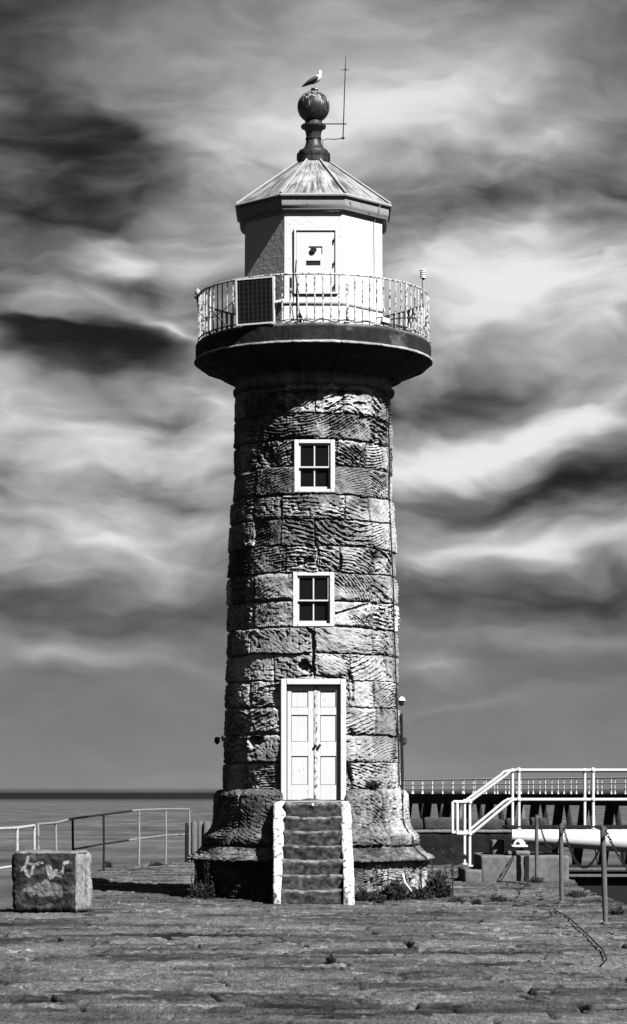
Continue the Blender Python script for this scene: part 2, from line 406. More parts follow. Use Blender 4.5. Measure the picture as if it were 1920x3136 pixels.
# ------------------------------------------------------------------ ground, sea
def XL(Y): return np.interp(Y, [-40, 38, 44, 50, 58, 62, 66, 69, 70.5], [-6.5, -5.35, -5.2, -5.5, -5.75, -5.4, -4.8, -3.9, -3.2])
def XR(Y): return np.interp(Y, [-40, 30, 42.6, 48, 53, 66, 70.5], [7.5, 6.2, 5.52, 5.48, 5.70, 6.6, 6.6])
def build_ground():
    ys = np.concatenate([np.arange(-40, 20, 2.0), np.arange(20, 22.5, 0.1), np.arange(22.5, 56, 0.036), np.arange(56, 70.6, 0.08)])
    nc = 640
    uu = np.linspace(0, 1, nc)
    Y = np.repeat(ys[:, None], nc, 1)
    edge = 0.05 * fbm2(Y * 1.3, Y * 0, 3, 5)
    xl = XL(ys)[:, None] + edge[:, :1]; xr = XR(ys)[:, None] + 0.10 * fbm2(Y * 0.9, Y * 0 + 3, 3, 8)[:, :1]
    X = xl + (xr - xl) * uu[None, :]
    rng = random.Random(4)
    # slab rows across the pier, each with its own joints
    rows = [-41.0]
    while rows[-1] < 72: rows.append(rows[-1] + rng.uniform(0.42, 0.85))
    rows = np.array(rows)
    wob = 0.035 * fbm2(X * 0.9, Y * 0.7, 3, 2)
    Yw = Y + wob + 0.02 * (X)
    ri = np.clip(np.searchsorted(rows, Yw) - 1, 0, len(rows) - 2)
    dY = np.minimum(Yw - rows[ri], rows[ri + 1] - Yw)
    ln = 1.1 + 0.9 * (0.5 + 0.5 * _h(ri, ri * 0, 77)); off = 1.5 * _h(ri, ri * 0 + 3, 78)
    Xw = X + 0.03 * fbm2(X * 1.1 + 9, Y * 1.3, 3, 6) - 0.22 * (Yw - rows[ri]) * _h(ri, ri * 0 + 8, 12)
    q = (Xw + off) / ln; ci = np.floor(q); fr = q - ci
    dX = np.minimum(fr, 1 - fr) * ln
    jy = 0.055 * (1.0 + 0.8 * noise2(X * 1.6, Y * 1.3, 41)); jx = 0.034 * (1 + 0.9 * noise2(X * 3, Y * 2.0, 42))
    active = sstep(-0.45, 0.0, noise2(X * 0.55, Y * 0.6, 51))     # many joints are worn flush or filled
    jxg = (1 - sstep(jx * 0.45, jx * 1.4, dX)) * sstep(-0.15, 0.15, noise2(ri * 3.7, ci * 5.3, 52)); jpale = jxg * sstep(0.25, 0.3, noise2(ri * 2.3 + 7, ci * 4.1, 54))
    groove = np.maximum((1 - sstep(jy * 0.3, jy * 1.6, dY)) * (0.25 + 0.75 * active), (1 - sstep(jx * 0.3, jx * 1.5, dX)) * (0.35 + 0.65 * sstep(-0.2, 0.2, noise2(X * 0.9, Y * 0.8, 52))))
    slab = _h(ri, ci, 9)
    z = 0.009 * slab + 0.010 * _h(ri, ci, 19) * (fr - 0.5) + 0.012 * fbm2(X * 0.6, Y * 0.6, 3, 3)
    z += 0.011 * fbm2(X * 3.2, Y * 5.5, 4, 13) + 0.020 * fbm2(X * 12, Y * 8, 3, 23)
    spall = sstep(0.22, 0.42, fbm2(X * 1.2, Y * 2.2, 4, 33)); z -= 0.013 * spall
    z -= 0.085 * groove
    chips = sstep(0.50, 0.62, fbm2(X * 2.0, Y * 2.6, 4, 63)) * (1 - sstep(0.0, 0.22, np.minimum(dX, dY)))
    z -= 0.05 * chips
    tone = 1.0 + 0.34 * _h(ri, ci, 29) + 0.75 * fbm2(X * 0.5, Y * 0.9, 4, 43) + 0.5 * fbm2(X * 2.4, Y * 4.5, 4, 53)
    tone += 1.2 * sstep(0.42, 0.60, fbm2(X * 1.9 + 5, Y * 4.2, 4, 73))            # bare pale stone
    tone *= 1 - 0.55 * sstep(0.18, 0.5, fbm2(X * 0.9 + 7, Y * 2.2, 4, 83))        # dark weed and damp
    tone *= 1 - 0.6 * groove * sstep(-0.2, 0.3, noise2(X * 0.8, Y * 0.8, 91))     # earth in the joints
    tone += 1.1 * sstep(0.42, 0.66, fbm2(X * 9, Y * 3, 3, 95)) - 0.45 * sstep(0.35, 0.6, fbm2(X * 9 + 3, Y * 3.5, 3, 96))
    tone *= 1 - 0.85 * jxg; tone += 2.4 * jpale * sstep(-.2, .2, noise2(X * 6, Y * 2, 55))
    z -= 0.03 * jxg
    tone *= 1 - 0.8 * (1 - sstep(jy * .25, jy * .8, dY)) * sstep(0.0, 0.3, noise2(X * 1.1, Y * 0.7, 57))
    tone = np.clip(tone, 0.12, 3.4)
    z[:] = np.where(Y > 22, z, z * 0.5)
    # skirts: the pier walls go down into the water
    V = np.stack([X, Y, z], -1)
    left = V[:, :1].copy(); left[..., 2] = -6; right = V[:, -1:].copy(); right[..., 2] = -6
    V = np.concatenate([left, V, right], 1)
    T = np.concatenate([tone[:, :1] * 0.3, tone, tone[:, -1:] * 0.3], 1)
    end = V[-1:].copy(); end[..., 2] = -6
    V = np.concatenate([V, end], 0); T = np.concatenate([T, T[-1:]], 0)
    o = np_mesh('pier_ground', V.reshape(-1, 3), grid_faces(V.shape[0], V.shape[1]), M['ground'], attrs={'tone': T})
    tag(o, 'worn stone paving of the pier', kind='structure')
build_ground()
def build_sea():
    m = MB(); L = 60000
    m.add([(-L, -500, -4.2), (L, -500, -4.2), (L, L, -4.2), (-L, L, -4.2)], [(0, 1, 2, 3)])
    tag(m.build('sea', M['sea'], smooth=False), 'calm grey sea to the horizon', kind='structure')
build_sea()

# ------------------------------------------------------------------ lighthouse
LH = thing('lighthouse', 'round weathered sandstone lighthouse with white octagonal lantern and railed gallery', 'lighthouse', (0, D, 0))
def axis_x(z): return -0.045 + 0.035 * (np.asarray(z) - 2.0) / 7.6
theta = np.concatenate([np.linspace(-97, 97, 740), np.linspace(97, 263, 74)[1:-1]]) * math.pi / 180   # 0 faces the camera, + towards the right
NCOL = len(theta)
def revolve(name, r, z, d, mat, tone, parent, lean=True):
    """r, z profile (rows); d displacement (rows, cols) along the profile normal"""
    tr = np.gradient(r); tz = np.gradient(z); L = np.hypot(tr, tz) + 1e-9
    nr, nz = tz / L, -tr / L
    rr = r[:, None] + nr[:, None] * d; zz = z[:, None] + nz[:, None] * d
    ax = axis_x(np.clip(z, 0, 20))[:, None] if lean else 0.0
    X = ax + rr * np.sin(theta)[None]; Y = D - rr * np.cos(theta)[None]
    V = np.stack([X, Y, np.broadcast_to(zz, X.shape)], -1).reshape(-1, 3)
    return np_mesh(name, V, grid_faces(len(r), NCOL, True), mat, parent, attrs={'tone': np.broadcast_to(tone, X.shape)})
def px_theta(px, z, R):
    ax = 960 + float(axis_x(z)) / D * F; t = 0.0
    for _ in range(6):
        t = math.asin(max(-0.999, min(0.999, (px - ax) * (D - R * math.cos(t)) / (F * R))))
    return t
def zf(py, R): return CAMH + (HORY - py) * (D - R) / F
SH_Z = [1.90, 2.23, 3.72, 6.05, 7.79, 9.62]; SH_R = [1.715, 1.705, 1.683, 1.622, 1.540, 1.498]
def shR(z): return np.interp(z, SH_Z, SH_R)
def zpy(py):
    z = 5.0
    for _ in range(5): z = zf(py, float(shR(z)))
    return z
COURSE_Y = [1181, 1263, 1341.8, 1427.3, 1512.4, 1588, 1670.7, 1751, 1837.5, 1920, 2001, 2083, 2165.5, 2250, 2335, 2420]
zx2 = lambda x: 660 + x * 0.3976
COURSE_J = [[220, 525, 770, 985], [325, 1195], [410, 1180], [308, 1200], [510, 1000, 1185], [300, 505, 765, 1215], [240, 545, 790, 970],
            [285, 1220], [285, 1235], [275, 755, 1225], [440, 755, 1045], [260, 1040, 1230], [250, 1245], [242, 1230], [200, 1050, 1370]]
OPEN = [(903, 1349, 1024, 1506), (899, 1755, 1021, 1917), (864, 2083, 1056, 2462)]     # window, window, door
def block_relief(Th, S, Z, bounds, joints, seed, style):
    """displacement and tone of coursed blocks; Th angle, S = arc length, Z = height along the profile"""
    d = np.zeros_like(S); tone = np.ones_like(S)
    wob = style.get('wob', 0.030) * fbm2(S * 2.6, Z * 2.6, 3, seed + 1) + 0.007 * noise2(S * 17, Z * 17, seed + 2)
    Zw = Z + wob; Sw_th = Th + (0.030 * fbm2(S * 2.4 + 40, Z * 2.4, 3, seed + 3) + 0.006 * noise2(S * 15, Z * 19, seed + 4)) / 1.6
    ci = np.clip(np.searchsorted(bounds, Zw) - 1, 0, len(bounds) - 2)
    rough1 = fbm2(S * 5, Z * 5, 3, seed + 5); rough2 = fbm2(S * 22, Z * 22, 2, seed + 6); low = fbm2(S * 1.7, Z * 1.7, 3, seed + 7)
    n_line = fbm2(S * 2.6, Z * 4.0, 3, seed + 8); n_brk = noise2(S * 13, Z * 26, seed + 9); n_amp = fbm2(S * 1.9 + 7, Z * 2.7, 3, seed + 10)
    n_pit = noise2(S * 17 + 3, Z * 21, seed + 11)
    rng = random.Random(seed)
    for c in range(len(bounds) - 1):
        sel = ci == c
        js = np.array(joints[c]); Rm = style.get('R', 1.6)
        tt = Sw_th[sel]; bi = np.searchsorted(js, tt)          # block number (0 and len wrap together)
        nb = len(js)
        bw = bi % nb
        lo = np.where(bi == 0, js[-1] - 2 * math.pi, js[np.maximum(bi - 1, 0)]); hi = np.where(bi == nb, js[0] + 2 * math.pi, js[np.minimum(bi, nb - 1)])
        ds = np.minimum(tt - lo, hi - tt) * Rm
        z0, z1 = bounds[c], bounds[c + 1]
        zz = Zw[sel]; dz = np.minimum(zz - z0, z1 - zz)
        prm = [(rng.choice([-34, -26, -20, -14, -6, 4, 10, 18, 24, 32]) + rng.uniform(-4, 4), rng.choice([0.045, 0.055, 0.065, 0.08, 0.10, 0.13]), rng.choice([0.018, 0.030, 0.038, 0.046, 0.054, 0.062]), rng.uniform(-0.18, 0.18), rng.uniform(-0.034, 0.026),
                rng.uniform(0.48, 1.18), rng.uniform(0.0, 1.0), rng.choice([0.016, 0.02, 0.03, 0.06, 0.09]), rng.uniform(-0.7, 0.7), rng.uniform(-.25, .45)) for _ in range(nb)]
        A, Pt, Am, Cv, Of, To, Pi, Ed, Fa, Wr = [np.array(x)[bw] for x in zip(*prm)]
        sc_ = (tt - (lo + hi) / 2) * Rm; zc = zz - (z0 + z1) / 2
        a = np.radians(A) * style.get('ang', 1.0) + Fa * sc_ * 0.9
        qq = ((zc + Cv * sc_ ** 2) * np.cos(a) + sc_ * np.sin(a)) / Pt + 0.55 * n_line[sel] + 0.12 * n_brk[sel]
        fr = qq - np.floor(qq); h = (1 - fr) * sstep(0, 0.22, fr) * 1.15 + 0.22 * np.sin(2 * math.pi * qq * 2.7)
        amp = Am * style.get('tool', 1.0) * np.clip(0.80 + Wr + 2.3 * n_amp[sel], 0.0, 1.6)
        dd = -amp * (1 - np.clip(h, 0, 1.15)) * np.clip(0.85 + 0.5 * n_brk[sel], 0.2, 1.5)
        dd -= 0.045 * style.get('tool', 1.0) * Pi * sstep(0.34, 0.62, n_pit[sel] + 0.30 * n_amp[sel])
        dd += Of * style.get('off', 1.0) + style.get('rough', 1.0) * (0.020 * rough1[sel] + 0.010 * rough2[sel] + 0.020 * low[sel])
        e = np.minimum(ds, dz); w = np.minimum(Ed, 0.09)
        dd -= style.get('joint', 0.026) * (1 - sstep(0.004, 0.018, e)) + (0.016 + 0.35 * w) * (1 - sstep(0.0, w + 0.012, e)) ** 2
        d[sel] = dd; tone[sel] = To
    tone *= np.clip(1 + 0.45 * rough1 + 0.55 * low + 0.30 * rough2, .25, 2)
    return d, tone
def build_shaft():
    z = np.linspace(1.96, 9.63, 1080); r = shR(z)
    Th = np.broadcast_to(theta[None], (len(z), NCOL)); Z = np.broadcast_to(z[:, None], Th.shape)
    S = Th * 1.62
    bounds = sorted([zpy(y) for y in COURSE_Y]); bounds[0] = 1.5; bounds[-1] = 9.9
    bounds = np.array(bounds)
    ysr = COURSE_Y[::-1]; joints = []
    rng = random.Random(11)
    for i in range(len(bounds) - 1):
        js = COURSE_J[len(COURSE_J) - 1 - i]
        zm = (bounds[i] + bounds[i + 1]) / 2; Rm = float(shR(zm))
        t = [px_theta(zx2(x), zm, Rm) for x in js]
        b = max(t) + rng.uniform(0.45, 0.7)
        while b < 2 * math.pi + min(t) - 0.35: t.append(b); b += rng.uniform(0.4, 0.75)
        joints.append(sorted([(x + math.pi) % (2 * math.pi) - math.pi if x > R_(260) else x for x in t]))
    d, tone = block_relief(Th, S, Z, bounds, joints, 101, {'R': 1.6})
    # broken stones, holes and open cracks where the photograph shows them: px, py, half sizes, depth
    nz = fbm2(S * 6, Z * 6, 3, 301)
    def cav(px, py, rx, ry, dep, rag=0.5):
        zc = zpy(py); Rm = float(shR(zc)); tc_ = px_theta(px, zc, Rm); k = (D - Rm) / F
        q = np.hypot((Th - tc_) * Rm / (rx * k * 1.05), (Z - zc) / (ry * k)) + rag * nz
        np.subtract(d, dep * (1 - sstep(0.7, 1.0, q)), out=d)
    def cut(pts, w, dep):
        for (p0, p1) in zip(pts[:-1], pts[1:]):
            za, zb = zpy(p0[1]), zpy(p1[1]); ta, tb = px_theta(p0[0], za, float(shR(za))), px_theta(p1[0], zb, float(shR(zb)))
            ax_, ay_, bx_, by_ = ta * 1.62, za, tb * 1.62, zb
            L2 = (bx_ - ax_) ** 2 + (by_ - ay_) ** 2 + 1e-9
            t = np.clip(((S - ax_) * (bx_ - ax_) + (Z - ay_) * (by_ - ay_)) / L2, 0, 1)
            q = np.hypot(S - ax_ - t * (bx_ - ax_), Z - ay_ - t * (by_ - ay_)) / w + 1.0 * nz
            np.minimum(d, np.where(q < 1.0, -dep * (1 - sstep(0.5, 1.0, q)) + d * sstep(0.5, 1.0, q), 9), out=d)
    zs = lambda x, y: (660 + x * 0.3976, 1100 + y * 0.3977); zt = lambda x, y: (660 + x * 0.3976, 1750 + y * 0.3977)
    cav(*zs(690, 1555), 24, 20, 0.14, 1.1); cav(*zs(1250, 1485), 20, 16, 0.10); cav(*zs(1240, 1430), 9, 12, 0.07); cav(*zs(1160, 435), 26, 7, 0.06)
    cav(*zt(690, 740), 28, 18, 0.13, 1.2); cav(*zt(1285, 1085), 11, 22, 0.22, 0.2); cav(*zt(325, 1305), 32, 15, 0.15, 0.9); cav(*zt(285, 1325), 12, 22, 0.12, 0.8)
    cav(*zt(1045, 1230), 12, 14, 0.08); cav(*zt(680, 690), 12, 9, 0.06); cav(*zs(440, 790), 26, 12, 0.05); cav(*zs(380, 700), 22, 34, 0.05)
    cav(*zt(1045, 900), 14, 60, 0.06); cav(*zt(1020, 1560), 14, 50, 0.06); cav(*zt(480, 1560), 10, 24, 0.05); cav(*zs(1110, 330), 26, 10, 0.05)
    cav(*zs(620, 600), 60, 6, 0.10, 0.3); cav(*zs(930, 680), 10, 40, 0.06); cav(*zs(310, 930), 6, 36, 0.08, 0.3); cav(*zs(975, 1560), 6, 30, 0.09, 0.3)
    cut([zt(930, 320), zt(1000, 300), zt(1100, 270), zt(1210, 235), zt(1260, 235)], 0.030, 0.09)
    cut([zt(690, 425), zt(745, 470), zt(757, 560), zt(750, 700), zt(765, 790)], 0.038, 0.13)
    cut([zs(765, 1400), zs(795, 1480), zs(775, 1560), zs(795, 1620)], 0.026, 0.10)
    cut([zt(500, 820), zt(760, 800), zt(1000, 825)], 0.028, 0.07)
    cut([zt(1020, 1262), zt(1120, 1262), zt(1220, 1258)], 0.024, 0.06)
    # smooth boulder-like stone over the door
    zc = zpy(zt(900, 730)[1]); tc_ = px_theta(zt(900, 730)[0], zc, float(shR(zc)))
    bl = 1 - sstep(0.55, 1.0, np.hypot((Th - tc_) * 1.66 / 0.34, (Z - zc) / 0.24))
    d[:] = d * (1 - 0.75 * bl) + bl * (0.035 + 0.03 * fbm2(S * 3, Z * 3, 2, 330))
    # grey damp below the upper window and on the right-hand stone beside it, plus other darker and paler patches
    def stain(px, py, rx, ry, k):
        zc = zpy(py); t0 = px_theta(px, zc, float(shR(zc))); kk = (D - 1.6) / F
        q = np.hypot((Th - t0) * 1.6 / (rx * kk), (Z - zc) / (ry * kk)) + 0.7 * nz
        tone[:] = tone * (1 + (k - 1) * (1 - sstep(0.6, 1.1, q)))
    stain(*zs(760, 1080), 110, 26, 0.40); stain(*zs(1080, 670), 66, 20, 0.62); stain(*zs(1090, 1090), 40, 20, 0.5); stain(*zs(520, 1280), 110, 60, 0.62)
    stain(*zs(500, 930), 90, 40, 0.62); stain(*zs(1240, 1480), 30, 18, 0.12); stain(*zt(1210, 1660), 28, 12, 0.1); stain(*zs(420, 1540), 90, 40, 0.62)
    stain(*zt(420, 330), 80, 40, 0.72); stain(*zs(330, 330), 130, 44, 0.45); stain(*zs(620, 250), 120, 10, 0.3); stain(*zs(1000, 240), 120, 8, 0.35); stain(*zs(880, 1300), 90, 50, 0.75)
    stain(*zt(1130, 560), 60, 160, 1.15); stain(*zt(1130, 1400), 60, 90, 1.25); stain(*zs(900, 330), 130, 34, 1.55); stain(*zs(1250, 600), 60, 200, 1.4); stain(*zs(880, 500), 170, 30, 1.2)
    # openings
    for (x0, y0, x1, y1) in OPEN:
        zt_, zb = zpy(y0), (zpy(y1) if y1 < 2400 else 1.5)
        zm = (zt_ + max(zb, 1.9)) / 2; Rm = float(shR(zm)); k = (D - Rm) / F
        xa, xb = (x0 - 960) * k, (x1 - 960) * k
        Xv = axis_x(Z) + (shR(Z) + d) * np.sin(Th)
        ins = (Xv > xa) & (Xv < xb) & (Z > zb) & (Z < zt_) & (np.abs(Th) < 1.2)
        d[ins] = -0.42
    tone = np.clip(tone, 0.08, 2.0)
    revolve('tower_shaft', r, z, d, M['shaft'], tone, LH)
build_shaft()
def build_base():
    prof = np.array([(2.24, -0.05), (2.25, 0.25), (2.26, 0.30), (2.225, 0.32), (2.225, 0.60), (2.27, 0.665), (2.36, 0.69), (2.375, 0.725), (2.34, 0.765), (2.24, 0.81), (2.14, 0.90), (2.09, 0.97),
                     (2.085, 1.12), (2.06, 1.17), (1.99, 1.225), (1.925, 1.315), (1.89, 1.48), (1.88, 1.72), (1.865, 1.93), (1.81, 2.0), (1.715, 2.03)])
    seg = np.hypot(np.diff(prof[:, 0]), np.diff(prof[:, 1])); tt = np.concatenate([[0], np.cumsum(seg)])
    t = np.linspace(0, tt[-1], 270); r = np.interp(t, tt, prof[:, 0]); z = np.interp(t, tt, prof[:, 1])
    
    Th = np.broadcast_to(theta[None], (len(t), NCOL)); T = np.broadcast_to(t[:, None], Th.shape); S = Th * 2.0
    tb = [np.interp(zz, prof[:, 1], tt) for zz in (-0.05, 0.31, 0.64, 0.965, 2.02)]; tb[0] -= 0.3; tb[-1] += 0.3
    tb = [tb[0], tb[1], float(tt[5]), float(tt[11]), tb[-1]]
    rng = random.Random(3); joints = [sorted([x * math.pi / 180 for x in j]) for j in
        ([-62, -20, 20, 55, 110, 150, 200, 250], [-75, -38, 26, 64, 110, 150, 200, 245], [-66, 0.1, 58, 110, 150, 200, 250], [-88, -46, 0.2, 46.5, 90, 140, 190, 235])]
    d, tone = block_relief(Th, S, T, np.array(tb), joints, 207, {'R': 2.0, 'tool': 0.62, 'ang': 0.45, 'off': 0.55, 'joint': 0.030, 'rough': 0.5, 'wob': 0.012})
    zb = np.broadcast_to(z[:, None], Th.shape); tone = tone * (1 + 0.9 * fbm2(S * 16, T * 18, 3, 61)) + 0.5 * sstep(.35, .6, fbm2(S * 9, T * 12, 3, 62)); d = d + 0.006 * fbm2(S * 20, T * 24, 2, 63)
    right = sstep(0.70, 0.95, Th)                                     # paler tone on the right, darker at the front and left
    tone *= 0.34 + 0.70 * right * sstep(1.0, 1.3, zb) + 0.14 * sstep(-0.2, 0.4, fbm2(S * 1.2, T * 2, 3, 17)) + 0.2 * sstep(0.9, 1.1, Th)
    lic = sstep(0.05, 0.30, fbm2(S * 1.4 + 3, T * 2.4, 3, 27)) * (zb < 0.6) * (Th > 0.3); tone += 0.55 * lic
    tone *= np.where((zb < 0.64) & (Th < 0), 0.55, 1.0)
    Xv = axis_x(1.5) + r[:, None] * np.sin(Th); d[(Xv > -.60) & (Xv < .62) & (zb > 1.3) & (np.abs(Th) < 1.2)] = -.30
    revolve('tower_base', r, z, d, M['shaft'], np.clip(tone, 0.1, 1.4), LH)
build_base()
def build_gallery():
    prof = [(1.40, 9.50), (1.50, 9.55), (1.545, 9.59), (1.55, 9.65), (1.515, 9.69), (1.50, 9.74), (1.515, 9.79), (1.57, 9.825), (1.65, 9.85), (1.78, 9.92), (1.94, 10.02), (2.05, 10.045), (2.15, 10.085), (2.21, 10.135), (2.235, 10.18),
            (2.285, 10.19), (2.285, 10.225), (2.255, 10.245), (2.255, 10.50), (2.225, 10.555), (2.13, 10.585), (1.90, 10.60), (1.0, 10.61)]
    tonep = [0.6, 0.5, 0.5, 0.5, 0.5, 0.45, 0.4, 0.35, 0.25, 0.2, 0.2, 0.2, 0.2, 0.2, 0.2, 0.9, 0.95, 0.055, 0.055, 0.4, 1.7, 1.2, 1.0]  # shade of the underside painted dark into these tones
    r = []; z = []; tn = []
    for i in range(len(prof) - 1):
        n = max(2, int(math.hypot(prof[i + 1][0] - prof[i][0], prof[i + 1][1] - prof[i][1]) / 0.02))
        for k in range(n):
            f = k / n; r.append(prof[i][0] * (1 - f) + prof[i + 1][0] * f); z.append(prof[i][1] * (1 - f) + prof[i + 1][1] * f)
            tn.append(tonep[i] * (1 - f) + tonep[i + 1] * f)
    r.append(prof[-1][0]); z.append(prof[-1][1]); tn.append(1.0)
    r, z, tn = map(np.array, (r, z, tn))
    Th = np.broadcast_to(theta[None], (len(r), NCOL)); T = np.broadcast_to(np.cumsum(np.ones(len(r)))[:, None] * 0.02, Th.shape); S = Th * 2.1
    d = 0.014 * fbm2(S * 3, T * 4, 4, 71) + 0.006 * fbm2(S * 16, T * 14, 2, 72)
    js = np.radians([-75, -52, -31, -10, 13, 33, 55, 78, 105, 135, 165, 195, 225, 250])
    dj = np.min(np.abs(theta[None, :, None] - js[None, None, :]), -1) * 2.1
    d = d - np.where((z < 10.2)[:, None], 0.02, 0.005) * (1 - sstep(0.005, 0.02, dj)) * (T > 0)
    under = ((z < 10.17) & (z > 9.7))[:, None]
    d = d - under * 0.03 * sstep(0.25, 0.5, fbm2(S * 2.0, T * 3, 3, 75))
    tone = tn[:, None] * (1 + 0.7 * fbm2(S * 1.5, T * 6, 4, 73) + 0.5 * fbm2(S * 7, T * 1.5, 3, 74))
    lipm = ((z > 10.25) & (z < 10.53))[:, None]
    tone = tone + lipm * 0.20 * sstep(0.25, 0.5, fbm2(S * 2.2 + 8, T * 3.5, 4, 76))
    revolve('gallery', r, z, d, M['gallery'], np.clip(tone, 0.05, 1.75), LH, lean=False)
build_gallery()
# the lantern: an octagon with one flat to the camera
C8 = math.cos(math.pi / 8)
def octo(m, prof, c=(0, D)):
    m.lathe([(a / C8, z) for a, z in prof], (c[0], c[1], 0), 8, math.pi / 8)
def build_lantern():
    m = MB(); octo(m, [(1.34, 10.6), (1.33, 11.05), (1.352, 11.07), (1.365, 11.11), (1.352, 11.15), (1.31, 11.18), (1.30, 12.88)])
    # cut each wall into smaller faces for honest shading
    wall = m.build('lantern_wall', M['lantern'], LH)
    c = MB(); octo(c, [(1.345, 12.827), (1.385, 12.83), (1.39, 12.85), (1.415, 12.885), (1.425, 12.92), (1.425, 13.05), (1.38, 13.06)])
    cor = c.build('cornice', M['cornice'], LH)
    c = MB(); octo(c, [(1.29, 12.79), (1.335, 12.793), (1.347, 12.81), (1.342, 12.826), (1.30, 12.828)]); c.build('fillet', M['lantern'], cor)
    g = MB(); octo(g, [(1.38, 13.05), (1.45, 13.05), (1.475, 13.06), (1.485, 13.085), (1.472, 13.112), (1.44, 13.12), (1.40, 13.115)])
    g.build('gutter', M['grey'], LH)
    rf = MB(); octo(rf, [(1.455, 13.10), (0.30, 14.03), (0.29, 14.06)]); roof = rf.build('lantern_roof', M['roof'], LH)
    for k in range(8):
        a = math.pi / 8 + k * math.pi / 4
        p0 = Vector((math.cos(a) * 1.465 / C8, D + math.sin(a) * 1.465 / C8, 13.115)); p1 = Vector((math.cos(a) * .31 / C8, D + math.sin(a) * .31 / C8, 14.04))
        MB().tube([p0, p1], [0.026, 0.022], 8).build('roof_roll', M['grey'], roof)
    for k in range(8):      # loose seams laid on the slopes
        a0 = k * math.pi / 4
    f = MB()
    f.lathe([(0.325, 14.03), (0.325, 14.12), (0.315, 14.13), (0.325, 14.145), (0.32, 14.22), (0.285, 14.24), (0.28, 14.275), (0.215, 14.30), (0.175, 14.35), (0.150, 14.43), (0.140, 14.49),
             (0.155, 14.495), (0.158, 14.52), (0.140, 14.53), (0.145, 14.60), (0.160, 14.66), (0.19, 14.70), (0.235, 14.72), (0.245, 14.75), (0.23, 14.775), (0.17, 14.79), (0.165, 14.84), (0.12, 14.87)], (0, D, 0), 32)
    fin = f.build('finial', M['finial'], LH)
    b = MB(); pr = [(0.31 * math.cos(a), 15.125 + 0.305 * math.sin(a)) for a in np.linspace(-1.25, 1.45, 26)]
    b.lathe(pr, (0, D, 0), 36); b.build('ball', M['finial'], fin)
    k = MB(); k.lathe([(0.05, 15.41), (0.055, 15.44), (0.075, 15.455), (0.07, 15.475), (0.04, 15.485)], (0.02, D, 0), 16); k.build('cap', M['finial'], fin)
    wc = MB(); q0 = Vector((0.985, D - 0.985 * 0 - 0.86, 0)); tA = Vector((1.30 / C8 * math.cos(-math.pi / 4) * C8, 1.30 * math.sin(-math.pi / 4), 0)); tx_ = Vector((math.sin(math.pi / 4), math.cos(math.pi / 4), 0))
    for off_, za_, zb_ in ((0.30, 11.2, 13.0),):
        b_ = Vector((0, D, 0)) + tA + tx_ * off_; nn_ = Vector((tA.x, tA.y, 0)).normalized()
        wc.tube([b_ + nn_ * .17 + Vector((0, 0, 13.04)), b_ + nn_ * .165 + Vector((0, 0, 12.93)), b_ + nn_ * .05 + Vector((0, 0, 12.80)), b_ + nn_ * .012 + Vector((0, 0, 12.74)), b_ + nn_ * .012 + Vector((.01, 0, 12.0)), b_ + nn_ * .012 + Vector((0, 0, 11.2))], 0.007, 6)
    wc.build('wall_wire', M['grey'], LH)
    # service door in the front wall
    Yf = D - 1.30
    fr = MB(); x0, x1, z0, z1 = -0.345, 0.43, 11.28, 12.46
    for (cx_, cz, sx_, sz) in ((x0, (z0 + z1) / 2, 0.04, z1 - z0 + .04), (x1, (z0 + z1) / 2, 0.055, z1 - z0 + .04), ((x0 + x1) / 2, z1, x1 - x0 - .04, 0.04), ((x0 + x1) / 2, z0, x1 - x0 - .04, 0.04)):
        fr.box((cx_, Yf - 0.02, cz), (sx_, 0.06, sz), bev=0.006)
    dr = fr.build('lantern_door', M['white'], LH)
    lf = MB(); xa, xb, za, zb = x0 + 0.026, x1 - 0.034, z0 + 0.026, z1 - 0.026
    hole = (at(945, 0, Yf).x, at(987, 0, Yf).x, at(0, 779, Yf).z, at(0, 755, Yf).z); slot = (at(937, 0, Yf).x, at(981, 0, Yf).x, at(0, 814, Yf).z, at(0, 799, Yf).z)
    def bx(a, b_, c_, d_, y=Yf - 0.014, th=0.022): lf.box(((a + b_) / 2, y, (c_ + d_) / 2), (b_ - a, th, d_ - c_))
    bx(xa, xb, hole[3], zb); bx(xa, hole[0], hole[2], hole[3]); bx(hole[1], xb, hole[2], hole[3]); bx(xa, xb, slot[3], hole[2])
    bx(xa, slot[0], slot[2], slot[3]); bx(slot[1], xb, slot[2], slot[3]); bx(xa, xb, za, slot[2])
    leaf = lf.build('door_leaf', M['white'], dr)
    mm = MB(); mm.lathe([(0.0, -.02), (0.055, -.02), (0.06, 0.0), (0.045, 0.02), (0.0, 0.02)], (0, 0, 0), 18)
    mm.v = [(hole[0] + 0.09 + v_[0], Yf - 0.052 - v_[2], (hole[2] + hole[3]) / 2 + v_[1]) for v_ in mm.v]; mm.f = [tuple(reversed(q)) for q in mm.f]
    mm.build('lamp_lens', M['dark'], dr)
    sl = MB(); sl.box(((slot[0] + slot[1]) / 2, Yf - 0.006, (slot[2] + slot[3]) / 2), (slot[1] - slot[0], 0.008, slot[3] - slot[2])); sl.build('slot_shutter', M['dark'], dr)
    for py in (737, 808, 880):
        h = MB(); p = at(1018, py, Yf); h.box((p.x + .035, Yf - 0.055, p.z), (0.022, 0.022, 0.09), bev=0.004); h.build('hinge', M['dark'], dr)
build_lantern()
